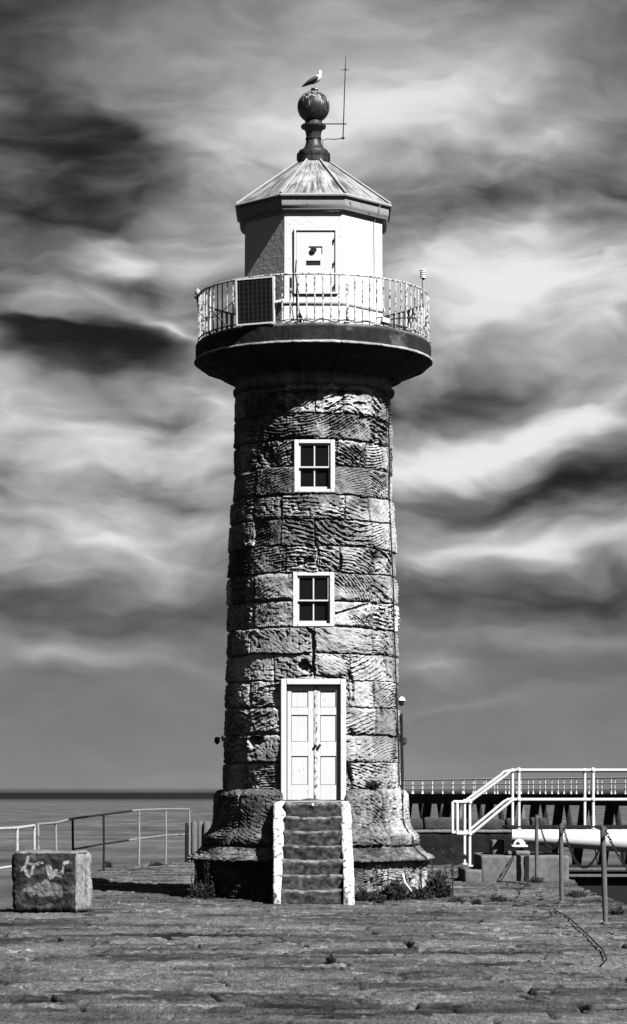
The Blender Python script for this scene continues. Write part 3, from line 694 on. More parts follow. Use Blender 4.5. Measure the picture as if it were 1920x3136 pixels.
# gallery railing
def build_railing():
    RR = 2.205; zb, zt = 10.575, 11.455
    top = MB(); n = 120
    ring = lambda z, rr=RR: [(rr * math.sin(2 * math.pi * k / n), D - rr * math.cos(2 * math.pi * k / n), z) for k in range(n + 1)]
    top.tube(ring(zt), 0.019, 8)
    rail = top.build('gallery_railing', M['baluster'], LH)
    MB().tube(ring(zb + 0.05), 0.014, 6).build('bottom_rail', M['baluster'], rail)
    NB = 92; rng = random.Random(2)
    for k in range(NB):
        a = 2 * math.pi * k / NB + 0.01
        big = k % 9 == 4
        b = MB(); x, y = RR * math.sin(a), D - RR * math.cos(a); j = rng.uniform(-.006, .006)
        if big: b.box((x, y, (zb + zt) / 2), (0.05, 0.03, zt - zb), rz=a, bev=0.004); b.box((x, y, zb + .01), (0.11, 0.09, 0.02), rz=a, bev=0.004)
        else: b.tube([(x + j, y, zb), (x, y, (zb + zt) / 2 + j * 9), (x - j * .5, y, zt)], 0.014, 6)
        b.build('baluster', M['baluster'], rail)
    for a in (-62, 62, -118, 118, 180):          # raking stays behind the rails
        a = R_(a); p = Vector((math.sin(a), -math.cos(a), 0)); t = Vector((math.cos(a), math.sin(a), 0)); c0 = Vector((0, D, 0))
        MB().tube([c0 + p * (RR - .02) + Vector((0, 0, 11.05)), c0 + p * (RR - .42) + t * 0.12 + Vector((0, 0, 10.62))], 0.018, 6).build('stay', M['rust'], rail)
build_railing()
# windows and door of the tower
def sash(px0, py0, px1, py1, R):
    Y = D - R + 0.045
    a, b = at(px0, py1, Y), at(px1, py0, Y); w, h = b.x - a.x, b.z - a.z; cx_ = (a.x + b.x) / 2; zc = (a.z + b.z) / 2
    t = 0.085; fr = MB()
    fr.box((a.x + t / 2, Y + .06, zc), (t, 0.16, h), bev=0.008); fr.box((b.x - t / 2, Y + .06, zc), (t, 0.16, h), bev=0.008)
    fr.box((cx_, Y + .058, b.z - t * .42), (w - 2 * t, 0.16, t * .84), bev=0.008); fr.box((cx_, Y + .052, a.z + 0.028), (w - 2 * t, 0.17, 0.056), bev=0.008)
    win = fr.build('window', M['white'], LH)
    iw0, iw1, iz0, iz1 = a.x + t, b.x - t, a.z + 0.056, b.z - t * .84; zm = iz0 + (iz1 - iz0) * 0.485
    for (z0, z1, dy) in ((iz0, zm + .012, 0.075), (zm - 0.012, iz1, 0.035)):
        s = MB(); y = Y + dy; rr = 0.034
        s.box((iw0 + rr / 2, y, (z0 + z1) / 2), (rr, 0.036, z1 - z0)); s.box((iw1 - rr / 2, y, (z0 + z1) / 2), (rr, 0.036, z1 - z0))
        lo = 0.055 if z0 == iz0 else 0.028
        s.box(((iw0 + iw1) / 2, y - .001, z0 + lo / 2), (iw1 - iw0 - 2 * rr, 0.034, lo)); s.box(((iw0 + iw1) / 2, y - .001, z1 - .015), (iw1 - iw0 - 2 * rr, 0.034, 0.030))
        s.box(((iw0 + iw1) / 2, y - .002, (z0 + lo + z1 - .03) / 2), (0.024, 0.03, z1 - .03 - z0 - lo))
        s.build('sash', M['white'], win)
        g = MB(); g.box(((iw0 + iw1) / 2, y + .012, (z0 + z1) / 2), (iw1 - iw0 - 2 * rr + .01, 0.006, z1 - z0 - .05)); g.build('pane', M['glass'], win)
sash(900.6, 1346.6, 1025.5, 1507.6, 1.54); sash(896.6, 1752, 1023.5, 1919, 1.615)
def build_door():
    Y = D - 1.665 + 0.03
    a, b = at(859.5, 2452, Y), at(1059.5, 2079, Y); xl, xr, z0, z1 = a.x, b.x, a.z, b.z
    k = Y / F; tl = 44 * .3976 * k; tt = 46 * .3977 * k
    fr = MB()
    fr.box((xl + tl / 2, Y + .07, (z0 + z1) / 2), (tl, 0.20, z1 - z0), bev=0.012); fr.box((xr - tl / 2, Y + .07, (z0 + z1) / 2), (tl, 0.20, z1 - z0), bev=0.012)
    fr.box(((xl + xr) / 2, Y + .067, z1 - tt / 2), (xr - xl - 2 * tl, 0.20, tt), bev=0.012)
    door = fr.build('door', M['white'], LH)
    s = MB(); s.box(((xl + xr) / 2, Y - .02, z0 - 0.02), (xr - xl - .03, 0.25, 0.035), bev=0.008); s.build('threshold', M['grey'], door)
    yl = Y + 0.085; X = lambda x: at(660 + x * .3976, 0, Y).x; Zp = lambda y: at(0, 1750 + y * .3977, Y).z
    for (x0, x1, p0, p1) in ((552, 756, 583, 713), (759, 958, 806, 928)):
        L = MB(); za, zb = z0 + 0.012, Zp(876)
        A, B, C_, E = X(x0), X(x1), X(p0), X(p1)
        def bar(xa, xb, z_a, z_b, y=yl, th=0.045): L.box(((xa + xb) / 2, y, (z_a + z_b) / 2), (xb - xa, th, z_b - z_a), bev=0.004)
        bar(A, C_, za, zb); bar(E, B, za, zb)
        zz = [zb, Zp(921), Zp(1046), Zp(1105), Zp(1311), Zp(1422), Zp(1645), za]
        for i in (0, 2, 4, 6): bar(C_, E, zz[i + 1], zz[i], yl + .001)
        leaf = L.build('door_leaf', M['door'], door)
        for i in (1, 3, 5):
            p = MB(); c = ((C_ + E) / 2, yl + .012, (zz[i] + zz[i + 1]) / 2); w, h = E - C_ - .012, zz[i] - zz[i + 1] - .012
            p.box(c, (w, 0.03, h), bev=0.004); p.build('panel', M['door'], leaf)
    q = MB(); q.box(((X(759) + X(784)) / 2, yl - .026, (z0 + .02 + Zp(880)) / 2), (X(784) - X(759), .014, Zp(880) - z0 - .04), bev=.003); q.build('meeting_bead', M['flaked'], door)
    for x, y in ((770, 1343), (803, 1340)):
        p = at(660 + x * .3976, 1750 + y * .3977, yl); q = MB(); q.ball((p.x, yl - .06, p.z), 0.026, 12); q.tube([(p.x, yl - .05, p.z), (p.x, yl - .02, p.z)], 0.012, 8); q.build('knob', M['iron'], door)
    q = MB(); p = at(660 + 785 * .3976, 1750 + 1365 * .3977, yl); q.box((p.x, yl - .035, p.z), (0.045, 0.022, 0.05), bev=0.006)
    q.tube([(p.x - .014, yl - .035, p.z + .02), (p.x - .012, yl - .035, p.z + .055), (p.x + .012, yl - .035, p.z + .055), (p.x + .014, yl - .035, p.z + .02)], 0.005, 6); q.build('padlock', M['iron'], door)
build_door()

# ------------------------------------------------------------------ steps up to the door
def rough_box(name, x0, x1, y0, y1, z0, z1, mat, parent=None, seed=1, amp=0.012, res=0.03, round_=0.02, origin=None, topslope=0, front=None, tonef=None, rz=0):
    """a stone with worn edges: a fine closed box whose skin is pushed about by noise"""
    cx_, cy_, cz = (x0 + x1) / 2, (y0 + y1) / 2, (z0 + z1) / 2; h = np.array([(x1 - x0) / 2, (y1 - y0) / 2, (z1 - z0) / 2])
    n = [max(2, int(2 * a / res)) for a in h]
    Vs = []; Fs = []; off = 0
    for ax in range(3):
        for sg in (-1, 1):
            i, j = (ax + 1) % 3, (ax + 2) % 3
            a = np.linspace(-1, 1, n[i] + 1); b = np.linspace(-1, 1, n[j] + 1)
            A, B = np.meshgrid(a, b, indexing='ij'); P = np.zeros(A.shape + (3,)); P[..., ax] = sg * h[ax]; P[..., i] = A * h[i]; P[..., j] = B * h[j]
            Vs.append(P.reshape(-1, 3)); f = grid_faces(n[i] + 1, n[j] + 1, flip=sg < 0); Fs.append(f[:, ::-1] + off if False else f + off); off += P.shape[0] * P.shape[1]
    V = np.concatenate(Vs); Fq = np.concatenate(Fs)[:, ::-1]
    q = np.sign(V) * np.maximum(np.abs(V) - (h - round_), 0); core = V - q; L = np.linalg.norm(q, axis=1, keepdims=True) + 1e-9
    nrm = q / L; P = core + nrm * round_
    s = P + np.array([seed * 3.7, seed * 1.9, seed * 5.1])
    def n3(f_, sd): return (fbm2(s[:, 0] * f_ + s[:, 1] * f_ * .7, s[:, 2] * f_ + s[:, 1] * f_ * .6, 3, sd))
    d = amp * n3(5, seed) + amp * 0.6 * n3(16, seed + 5)
    P = P + nrm * d[:, None]
    if topslope: P[:, 2] += topslope(P)
    if front is not None: P[:, 1] += front(P)
    c_, s_ = math.cos(rz), math.sin(rz); Q = P.copy(); Q[:, 0] = P[:, 0] * c_ - P[:, 1] * s_; Q[:, 1] = P[:, 0] * s_ + P[:, 1] * c_
    attrs = {'tone': tonef(P, nrm, h)} if tonef else None
    Q += np.array([cx_, cy_, cz])
    # the quads face outwards whichever axis they came from
    me = np_mesh(name, Q, Fq, mat, parent, attrs=attrs, origin=origin)
    import bmesh
    bm = bmesh.new(); bm.from_mesh(me.data); bmesh.ops.remove_doubles(bm, verts=bm.verts, dist=0.0005); bmesh.ops.recalc_face_normals(bm, faces=bm.faces); bm.to_mesh(me.data); bm.free()
    return me
def build_steps():
    Y1, Y0 = 44.66, 42.84; zt = 1.80; n = 7; rise = zt / n; run = (Y1 - Y0) / n
    st = thing('entrance_steps', 'flight of worn dark stone steps between limewashed white side walls below the tower door', 'steps', (0, Y0, 0))
    def inner(y, side):
        f = (y - Y0) / (Y1 - Y0); a, b = (540, 885), (567, 863)
        px = 560 + .5567 * (a[side] * (1 - f) + b[side] * f); return (px - 960) / F * y
    rng = random.Random(9)
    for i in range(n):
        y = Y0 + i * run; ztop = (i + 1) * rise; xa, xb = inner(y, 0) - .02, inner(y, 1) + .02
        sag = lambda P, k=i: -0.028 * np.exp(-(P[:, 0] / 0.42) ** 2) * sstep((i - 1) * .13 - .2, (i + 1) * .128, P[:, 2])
        rough_box('step', xa, xb, y, Y1 + .15, -.03, ztop, M['step'], st, 20 + i, 0.02, 0.022, 0.05, topslope=sag, tonef=lambda P, nrm, hh: np.where(P[:, 2] > hh[2] - .055 - .04 * fbm2(P[:, 0] * 6, P[:, 0] * 0 + i, 3, 78), 2.5, 0.9) * np.clip(1 + .9 * 2.0 * fbm2(P[:, 0] * 14, P[:, 2] * 18 + P[:, 1] * 5, 4, 77 + i, 0.7), .2, 3))  # sunlit treads and nosings painted paler into the tone
    def side(sgn):
        xo = lambda y: (560 + .5567 * ((497 if sgn < 0 else 945) if False else (497 if sgn < 0 else 921 + (945 - 921) * (Y1 - y) / (Y1 - Y0))) - 960) / F * y
        ys = np.linspace(Y0 - 0.05, Y1 + .12, 90); nz_ = 46
        prof = []
        rows = []
        for y in ys:
            f = (y - Y0) / (Y1 - Y0)
            ztop = min(zt + .01, 0.30 + (zt - 0.30) * max(0, f) * 1.04)
            # worn, lumpy profile that steps slightly with the treads
            ztop -= 0.014 * abs(math.sin(math.pi * max(f, 0) * 7)) * (f < 0.95)
            xi = inner(y, 0 if sgn < 0 else 1); xx = xo(y)
            L, R = (xx, xi) if sgn < 0 else (xi, xx)
            ring = []
            w = R - L; c = 0.03
            path = [(L, -0.05), (L, ztop - c), (L + c, ztop), (R - c, ztop), (R, ztop - c), (R, -0.05)]
            seg = [math.dist(path[k], path[k + 1]) for k in range(5)]; tot = sum(seg)
            for q in np.linspace(0, tot - 1e-6, nz_):
                k = 0
                while q > seg[k]: q -= seg[k]; k += 1
                g = q / seg[k]; ring.append((path[k][0] * (1 - g) + path[k + 1][0] * g, y, path[k][1] * (1 - g) + path[k + 1][1] * g))
            rows.append(ring)
        V = np.array(rows)
        # closed front end
        fr = V[:1].copy(); fr[..., 0] = (fr[..., 0] - fr[..., 0].mean()) * 0.0 + V[0, :, 0].mean(); fr[..., 2] = V[0, :, 2] * 0.5
        V = np.concatenate([fr, V], 0)
        X, Y, Z = V[..., 0], V[..., 1], V[..., 2]
        V[..., 0] += 0.016 * fbm2(Y * 6 + sgn, Z * 6 + X * 3, 3, 91); V[..., 2] += 0.022 * fbm2(Y * 5, X * 9 + 2, 3, 92) * (Z > 0.05); V[..., 1] += 0.012 * fbm2(X * 8, Z * 7, 3, 93)
        np_mesh('stringer_wall', V.reshape(-1, 3), grid_faces(V.shape[0], V.shape[1], flip=False), M['stringer'], st)
    side(-1); side(1)
    t = MB(); p = at(560 + 715 * .5567, 2350 + 205 * .5567, Y1 - run - .0); t.box((p.x, Y0 + 6 * run - .012, p.z), (0.045, 0.02, 0.05), bev=0.003); t.build('wall_tag', M['white'], st)
build_steps()

# ------------------------------------------------------------------ fittings on the tower
def zone1(x, y): return (560 + .5302 * x, 150 + .5302 * y)
def on_shaft(px, py, out=0.02):
    z = zpy(py); R = float(shR(z)); t = px_theta(px, z, R)
    return Vector((float(axis_x(z)) + (R + out) * math.sin(t), D - (R + out) * math.cos(t), z)), t
def build_conductor():
    m = MB(); pts = []
    prev = None
    for (px, py) in [(1189, 1215), (1187, 1300), (1190, 1400), (1188, 1500), (1193, 1600), (1197, 1700), (1202, 1800), (1203, 1900), (1207, 2000), (1210, 2100), (1214, 2200), (1217, 2300), (1219, 2400)]:
        p, t = on_shaft(px, py, 0.022); pts.append(p)
    pr = [(1.90, 1.99), (1.89, 1.7), (1.90, 1.48), (1.95, 1.31), (2.03, 1.2), (2.11, 1.1), (2.12, .96), (2.25, .83), (2.38, .74), (2.36, .67), (2.27, .58), (2.27, .3), (2.30, .02)]
    th0 = R_(66)
    for r, z in pr: pts.append(Vector((float(axis_x(z)) + r * math.sin(th0), D - r * math.cos(th0), z)))
    m.tube(pts, 0.014, 6); tag(m.build('lightning_conductor', M['cable']), 'thin dark lightning conductor strip running down the right side of the tower', 'cable')
    m = MB(); pts = [on_shaft(px, py, 0.05)[0] for px, py in ((1221, 2178), (1222.5, 2260), (1224, 2340), (1225, 2418))]
    m.tube(pts, 0.028, 8); tag(m.build('wall_pipe', M['iron']), 'straight black pipe clipped to the lower right edge of the tower', 'pipe')
build_conductor()
def wall_lamp(px, py, sgn, label, white=False):
    z = CAMH + (HORY - py) / F * D; R = float(shR(z)); x = float(axis_x(z)) + sgn * (R + 0.0)
    t = thing('wall_lamp', label, 'lamp', (x, D, z), 'lamps fixed to the tower')
    e = (px - 960) / F * D
    MB().tube([(x - sgn * .02, D, z + .02), (x + (e - x) * .6, D, z + .03), (e, D, z + 0.02)], 0.012, 6).build('bracket', M['iron'], t)
    MB().box((x + sgn * .01, D, z + .02), (0.03, 0.09, 0.12), bev=0.006).build('back_plate', M['iron'], t)
    if white:
        q = MB(); q.lathe([(0.0, .085), (0.05, .07), (0.075, 0.03), (0.08, 0.0), (0.06, -.01)], (e, D, z), 14); q.build('lamp_shade', M['gangway'], t)
        q = MB(); q.lathe([(0.055, -.01), (0.05, -.07), (0.02, -.1)], (e, D, z), 12); q.build('bulb_cage', M['dark'], t)
    else:
        q = MB(); q.lathe([(0.02, .05), (0.045, .04), (0.055, -.04), (0.06, -.05)], (e, D - .03, z), 14); q.build('lamp_shade', M['dark'], t)
        q = MB(); q.ball((e, D - .03, z - .055), 0.04, 10); q.build('bulb_cage', M['dark'], t)
wall_lamp(1229, 2146, 1, 'small white domed lamp on the right edge of the tower above the black pipe', True)
wall_lamp(1237, 2267, 1, 'black spotlight on a bracket beside the pipe on the right edge of the tower')
wall_lamp(665, 2265, -1, 'black spotlight on a bracket on the dark left edge of the tower')

# things on the gallery and the roof
def gal(px, py, R):
    """point on the vertical cylinder of radius R about the tower axis"""
    t = 0.0
    for _ in range(8): t = math.asin(max(-.9999, min(.9999, (px - 960) * (D - R * math.cos(t)) / (F * R))))
    Y = D - R * math.cos(t); return Vector((R * math.sin(t), Y, CAMH + (HORY - py) / F * Y)), t
def build_solar():
    c, t = gal(*zone1(420, 1457), 2.26)
    root = thing('solar_panel', 'framed solar panel with dark cells hung on the gallery railing', 'solar panel', c)
    tx = Vector((math.cos(t * .8), math.sin(t * .8), 0.0)); up = Vector((-.02, 0, 1)); nn = Vector((math.sin(t * .8), -math.cos(t * .8), 0))
    a, _ = gal(*zone1(316, 1457), 2.26); b, _ = gal(*zone1(525, 1457), 2.26); w = (b - a).length; h = 272 * .5302 * c.y / F
    def P(x, z, d=0): return c + tx * x + up * z + nn * d
    def slab(m, x0, x1, z0, z1, d0, d1):
        vs = [P(x, z, d) for d in (d0, d1) for x, z in ((x0, z0), (x1, z0), (x1, z1), (x0, z1))]
        m.add(vs, [(3, 2, 1, 0), (4, 5, 6, 7), (0, 1, 5, 4), (1, 2, 6, 5), (2, 3, 7, 6), (3, 0, 4, 7)])
    f = MB(); e = 0.03
    slab(f, -w / 2, -w / 2 + e, -h / 2, h / 2, 0, .035); slab(f, w / 2 - e, w / 2, -h / 2, h / 2, 0, .035); slab(f, -w / 2 + e, w / 2 - e, -h / 2, -h / 2 + e, 0, .035); slab(f, -w / 2 + e, w / 2 - e, h / 2 - e, h / 2, 0, .035)
    f.build('panel_frame', M['gangway'], root)
    g = MB(); slab(g, -w / 2 + e, w / 2 - e, -h / 2 + e, h / 2 - e, .004, .024); o = g.build('cell_sheet', M['solar'], root, smooth=False)
    uv = o.data.uv_layers.new(name='UVMap')
    for poly in o.data.polygons:
        for li in poly.loop_indices:
            vi = o.data.loops[li].vertex_index % 4; uv.data[li].uv = ((0, 0), (1, 0), (1, 1), (0, 1))[vi]
    m = MB(); slab(m, -w / 2 - .035, -w / 2, .1, .2, .0, .02); slab(m, -w / 2 - .035, -w / 2, -.2, -.1, .0, .02); slab(m, w / 2, w / 2 + .03, -.15, -.06, .0, .02); m.build('mounting_clip', M['dark'], root)
build_solar()
def build_gallery_bits():
    p, t = gal(*zone1(624, 1358), 2.24)
    root = thing('junction_box', 'tall grey junction box on the gallery railing in front of the lantern door', 'junction box', p)
    MB().box(p, (0.055, 0.05, 0.27), bev=0.008).build('case', M['grey'], root); MB().box(p + Vector((0, -.028, 0.02)), (0.040, 0.012, 0.17), bev=0.003).build('cover', M['dark'], root)
    b0, _ = gal(*zone1(622, 1392), 2.24); MB().tube([b0, b0 + Vector((-.01, 0, -.05))], 0.018, 8).build('cable_gland', M['dark'], root)
    m = MB(); pts = [gal(*zone1(x, y), 2.17)[0] for x, y in ((655, 1220), (650, 1290), (660, 1370), (655, 1450), (672, 1520), (700, 1575))]; m.tube(pts, 0.012, 6)
    pts = [gal(*zone1(x, y), 2.24)[0] for x, y in ((624, 1395), (640, 1440), (630, 1500), (640, 1560), (660, 1590))]; m.tube(pts, 0.010, 6)
    tag(m.build('power_cable', M['cable']), 'black cables hanging from the junction box down the gallery railing', 'cable')
    m = MB(); a, _ = gal(*zone1(652, 1385), 2.1); b, _ = gal(*zone1(690, 1590), 2.1); c, _ = gal(*zone1(655, 1590), 2.05)
    m.add([a, b, c, a + Vector((0, .03, 0)), b + Vector((0, .03, 0)), c + Vector((0, .03, 0))], [(0, 2, 1), (3, 4, 5), (0, 1, 4, 3), (1, 2, 5, 4), (2, 0, 3, 5)]); 
    tag(m.build('furled_flag', M['dark'], smooth=False), 'dark narrow cloth hanging behind the balusters below the junction box', 'cloth')
    # loop of cable along the edge of the gallery floor
    m = MB(); rng = random.Random(5); pts = []
    for k in range(70):
        a = R_(-20 + k * 1.2); pts.append(Vector((2.235 * math.sin(a), D - 2.235 * math.cos(a), 10.60 + 0.022 * math.sin(k * .7) + rng.uniform(-.012, .012))))
    m.tube(pts, 0.010, 6)
    pts = [gal(*zone1(x, y), 2.24)[0] for x, y in ((72, 1440), (90, 1520), (125, 1555), (180, 1550), (240, 1505), (312, 1440))]; m.tube(pts, 0.008, 6)
    tag(m.build('edge_cable', M['cable']), 'thin black cable trailing along the foot of the gallery railing', 'cable')
    # weather sensor
    p, t = gal(*zone1(1395, 1400), 2.24); q = at(*zone1(1388, 1300), p.y)
    root = thing('weather_sensor', 'white louvred weather sensor on a short post at the right end of the gallery railing', 'weather sensor', (q.x, p.y, p.z))
    MB().tube([(q.x + .01, p.y, p.z - .25), (q.x, p.y, q.z - .08)], 0.024, 8).build('post', M['grey'], root)
    lv = MB()
    for i in range(5): lv.lathe([(0.040, q.z - .085 + i * .034), (0.062, q.z - .078 + i * .034), (0.055, q.z - .058 + i * .034), (0.036, q.z - .055 + i * .034)], (q.x, p.y, 0), 16)
    lv.build('louvre_stack', M['gangway'], root)
    s = MB()
    for dx in (-.045, .045): s.tube([(q.x + dx, p.y, q.z + .07), (q.x + dx, p.y, q.z + .10)], 0.007, 6)
    s.build('prong', M['gangway'], root)
    # small beacon left end
    p, t = gal(*zone1(86, 1420), 2.24)
    root = thing('beacon_light', 'small capped beacon light clipped outside the left end of the gallery railing', 'beacon', p)
    MB().tube([p + Vector((0, 0, -.15)), p + Vector((0, 0, .032))], 0.016, 8).build('post', M['dark'], root)
    MB().lathe([(0.045, 0), (0.055, .02), (0.05, .07), (0.03, .1), (0.008, .12), (0.005, .18)], p, 14).build('lens_cap', M['grey'], root)
    MB().box(p + Vector((-.035, 0, -.05)), (0.06, 0.05, 0.05), bev=.01).build('clamp', M['dark'], root)
    # floodlight on the gallery edge
    p, t = gal(*zone1(1150, 1572), 2.2)
    root = thing('floodlight', 'white floodlight lying on the gallery floor edge among cables right of centre', 'floodlight', p)
    MB().box(p + Vector((.06, 0, .0)), (0.16, 0.12, 0.11), rz=.3, bev=0.02, tilt=.2).build('housing', M['gangway'], root)
    MB().tube([p + Vector((-.08, 0, -.03)), p + Vector((-.1, -.03, .06)), p + Vector((.12, -.04, .07))], 0.012, 6).build('bracket', M['iron'], root)
    MB().tube([p + Vector((.12, 0, .02)), p + Vector((.22, .05, .05)), p + Vector((.40, .15, .09)), p + Vector((.62, .35, .12))], 0.012, 6).build('arm', M['iron'], root)
    # antenna held out from the finial
    q0, q1 = at(*zone1(925, 515), D), at(*zone1(940, 45), D)
    root = thing('whip_antenna', 'tall thin whip antenna with small cross whiskers bracketed to the black finial', 'antenna', q0)
    mid = q0.lerp(q1, 0.84)
    MB().tube([q0, q0.lerp(q1, .5), mid, q1], [0.011, .010, .009, .005], 6).build('mast', M['iron'], root)
    w = MB()
    for a in (0.2, 1.3, 2.4): d = Vector((math.cos(a), math.sin(a), .12)) * .085; w.tube([mid - d, mid + d], 0.005, 5)
    w.build('whisker', M['iron'], root)
    b0, b1 = at(*zone1(815, 433), D), at(*zone1(945, 433), D); MB().tube([b0 - Vector((.08, 0, 0)), b1], 0.011, 6).build('arm', M['iron'], root)
    MB().ball(q0, 0.032, 10, (1, 1, .8)).build('base_clamp', M['iron'], root)
    c = MB(); c.tube([q0, at(*zone1(880, 522), D), at(*zone1(830, 520), D), at(*zone1(806, 530), D), at(*zone1(806, 560), D - .05), at(*zone1(840, 600), D - .1), at(*zone1(850, 650), D - .2)], 0.008, 6); c.build('feed_cable', M['cable'], root)
build_gallery_bits()
def build_gull():
    base = Vector((at(zone1(766, 0)[0], 0, D).x, D, 15.485))
    g = thing('seagull', 'white seagull with grey wings perched on top of the finial ball', 'seagull', base)
    V = lambda x, z, y=0: base + Vector((x, y, z))
    sp = [(-.215, .055, .012, .03), (-.16, .085, .026, .042), (-.10, .118, .050, .056), (-.03, .150, .066, .066), (.04, .190, .064, .062), (.075, .230, .048, .050), (.083, .268, .036, .040), (.085, .300, .040, .042), (.092, .330, .030, .032), (.095, .347, .008, .01)]
    b = MB(); n = 14; vs = []
    for i, (x, z, rv, rw) in enumerate(sp):
        a = sp[max(i - 1, 0)]; c = sp[min(i + 1, len(sp) - 1)]; t = Vector((c[0] - a[0], 0, c[1] - a[1])).normalized(); up = Vector((-t.z, 0, t.x))
        for k in range(n): an = 2 * math.pi * k / n; vs.append(V(x, z) + up * rv * math.cos(an) + Vector((0, 1, 0)) * rw * math.sin(an))
    fs = [tuple(range(n)), tuple(range((len(sp) - 1) * n, len(sp) * n))[::-1]]
    for i in range(len(sp) - 1):
        for k in range(n): k2 = (k + 1) % n; fs.append((i * n + k, (i + 1) * n + k, (i + 1) * n + k2, i * n + k2))
    b.add(vs, fs); b.build('body', M['feather'], g)
    for s in (-1, 1):
        w = MB(); w.tube([V(.055, .205, s * .045), V(.02, .185, s * .062), V(-.06, .148, s * .066), V(-.14, .105, s * .05), V(-.22, .055, s * .02), V(-.265, .025, s * .008)], [.012, .040, .042, .032, .018, .003], 10); w.build('wing', M['wing'], g)
        l = MB(); l.tube([V(.0, .11, s * .022), V(.004, .05, s * .024), V(.002, .004, s * .024)], [.012, .006, .006], 6)
        for a in (-.5, 0, .5): l.tube([V(.002, .004, s * .024), V(.04 * math.cos(a), .003, s * .024 + .04 * math.sin(a))], .005, 5)
        l.build('leg', M['grey'], g)
        MB().ball(V(.108, .312, s * .034), .006, 8).build('eye', M['dark'], g)
    k = MB(); k.tube([V(.115, .305), V(.145, .300), V(.166, .290)], [.013, .009, .003], 8); k.build('beak', M['grey'], g)
build_gull()

# ------------------------------------------------------------------ left side of the pier
def seg_dist(x, y, pts):
    best = np.full(x.shape, 1e9)
    for (a, b), (c, d) in zip(pts[:-1], pts[1:]):
        L2 = (c - a) ** 2 + (d - b) ** 2 + 1e-9; t = np.clip(((x - a) * (c - a) + (y - b) * (d - b)) / L2, 0, 1)
        best = np.minimum(best, np.hypot(x - a - t * (c - a), y - b - t * (d - b)))
    return best
def build_block():
    Y = 39.3; k = Y / F * .4374
    w, h, dp = 1.13, 1.01, 1.05
    def tonef(P, nrm, hh):
        # painted marks on the front face, in the photograph's own pixels (z5) mapped to the face
        X = (P[:, 0] + hh[0]) / (2 * hh[0]) * 465 + 82; Yp = 1022 - (P[:, 2] + hh[2]) / (2 * hh[2]) * 432
        nz = fbm2(X * .03, Yp * .03, 3, 5); t = 0.12 + 0.09 * nz + 0.25 * sstep(0.1, .4, fbm2(X * .02, Yp * .03, 3, 7))
        front = nrm[:, 1] < -0.4
        front |= (np.abs(nrm).max(1) < 1e-6)
        ft = P[:, 1] < -hh[1] + 0.05
        s1 = np.minimum.reduce([seg_dist(X, Yp, [(208, 632), (196, 680), (160, 722)]), seg_dist(X, Yp, [(196, 672), (250, 676), (305, 668)]), seg_dist(X, Yp, [(186, 715), (200, 752), (216, 766), (232, 740), (240, 690)])])
        s2 = np.minimum.reduce([seg_dist(X, Yp, [(335, 685), (345, 740), (362, 770), (392, 748), (400, 720)]), seg_dist(X, Yp, [(350, 690), (375, 735), (425, 752)]), seg_dist(X, Yp, [(425, 755), (445, 735), (460, 665), (480, 660)])])
        mark = 1 - sstep(9, 17, np.minimum(s1, s2) + 9 * nz + 3)
        inpatch = sstep(0, 14, X - 165 + 12 * nz) * sstep(0, 14, 452 - X + 16 * nz) * sstep(0, 12, Yp - (838 - 0.36 * np.clip(X - 165, 0, 160)) + 22 * nz - 0.25 * np.clip(X - 330, 0, 200)) * sstep(0, 18, (890 + .10 * (X - 165)) - Yp + 20 * nz)
        t = np.where(ft, np.maximum(t, np.maximum(mark * 1.5, inpatch * 0.8)), t)
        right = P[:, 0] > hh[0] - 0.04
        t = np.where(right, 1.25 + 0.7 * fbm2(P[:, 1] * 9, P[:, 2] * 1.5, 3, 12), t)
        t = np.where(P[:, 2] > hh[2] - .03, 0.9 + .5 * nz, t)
        return np.clip(t, 0.12, 3.2)
    x0 = at(42, 0, Y).x
    M['block'] = stone('painted_concrete', 0.24, True, 0.28, 8, 0.02, 22)
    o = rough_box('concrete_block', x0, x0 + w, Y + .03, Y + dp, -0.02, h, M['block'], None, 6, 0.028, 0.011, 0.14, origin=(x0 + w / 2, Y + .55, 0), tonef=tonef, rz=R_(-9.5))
    tag(o, 'big square concrete block with worn white paint marks on its dark front', 'concrete block')
build_block()
def zone5(x, y): return (.4374 * x, 2350 + .4374 * y)
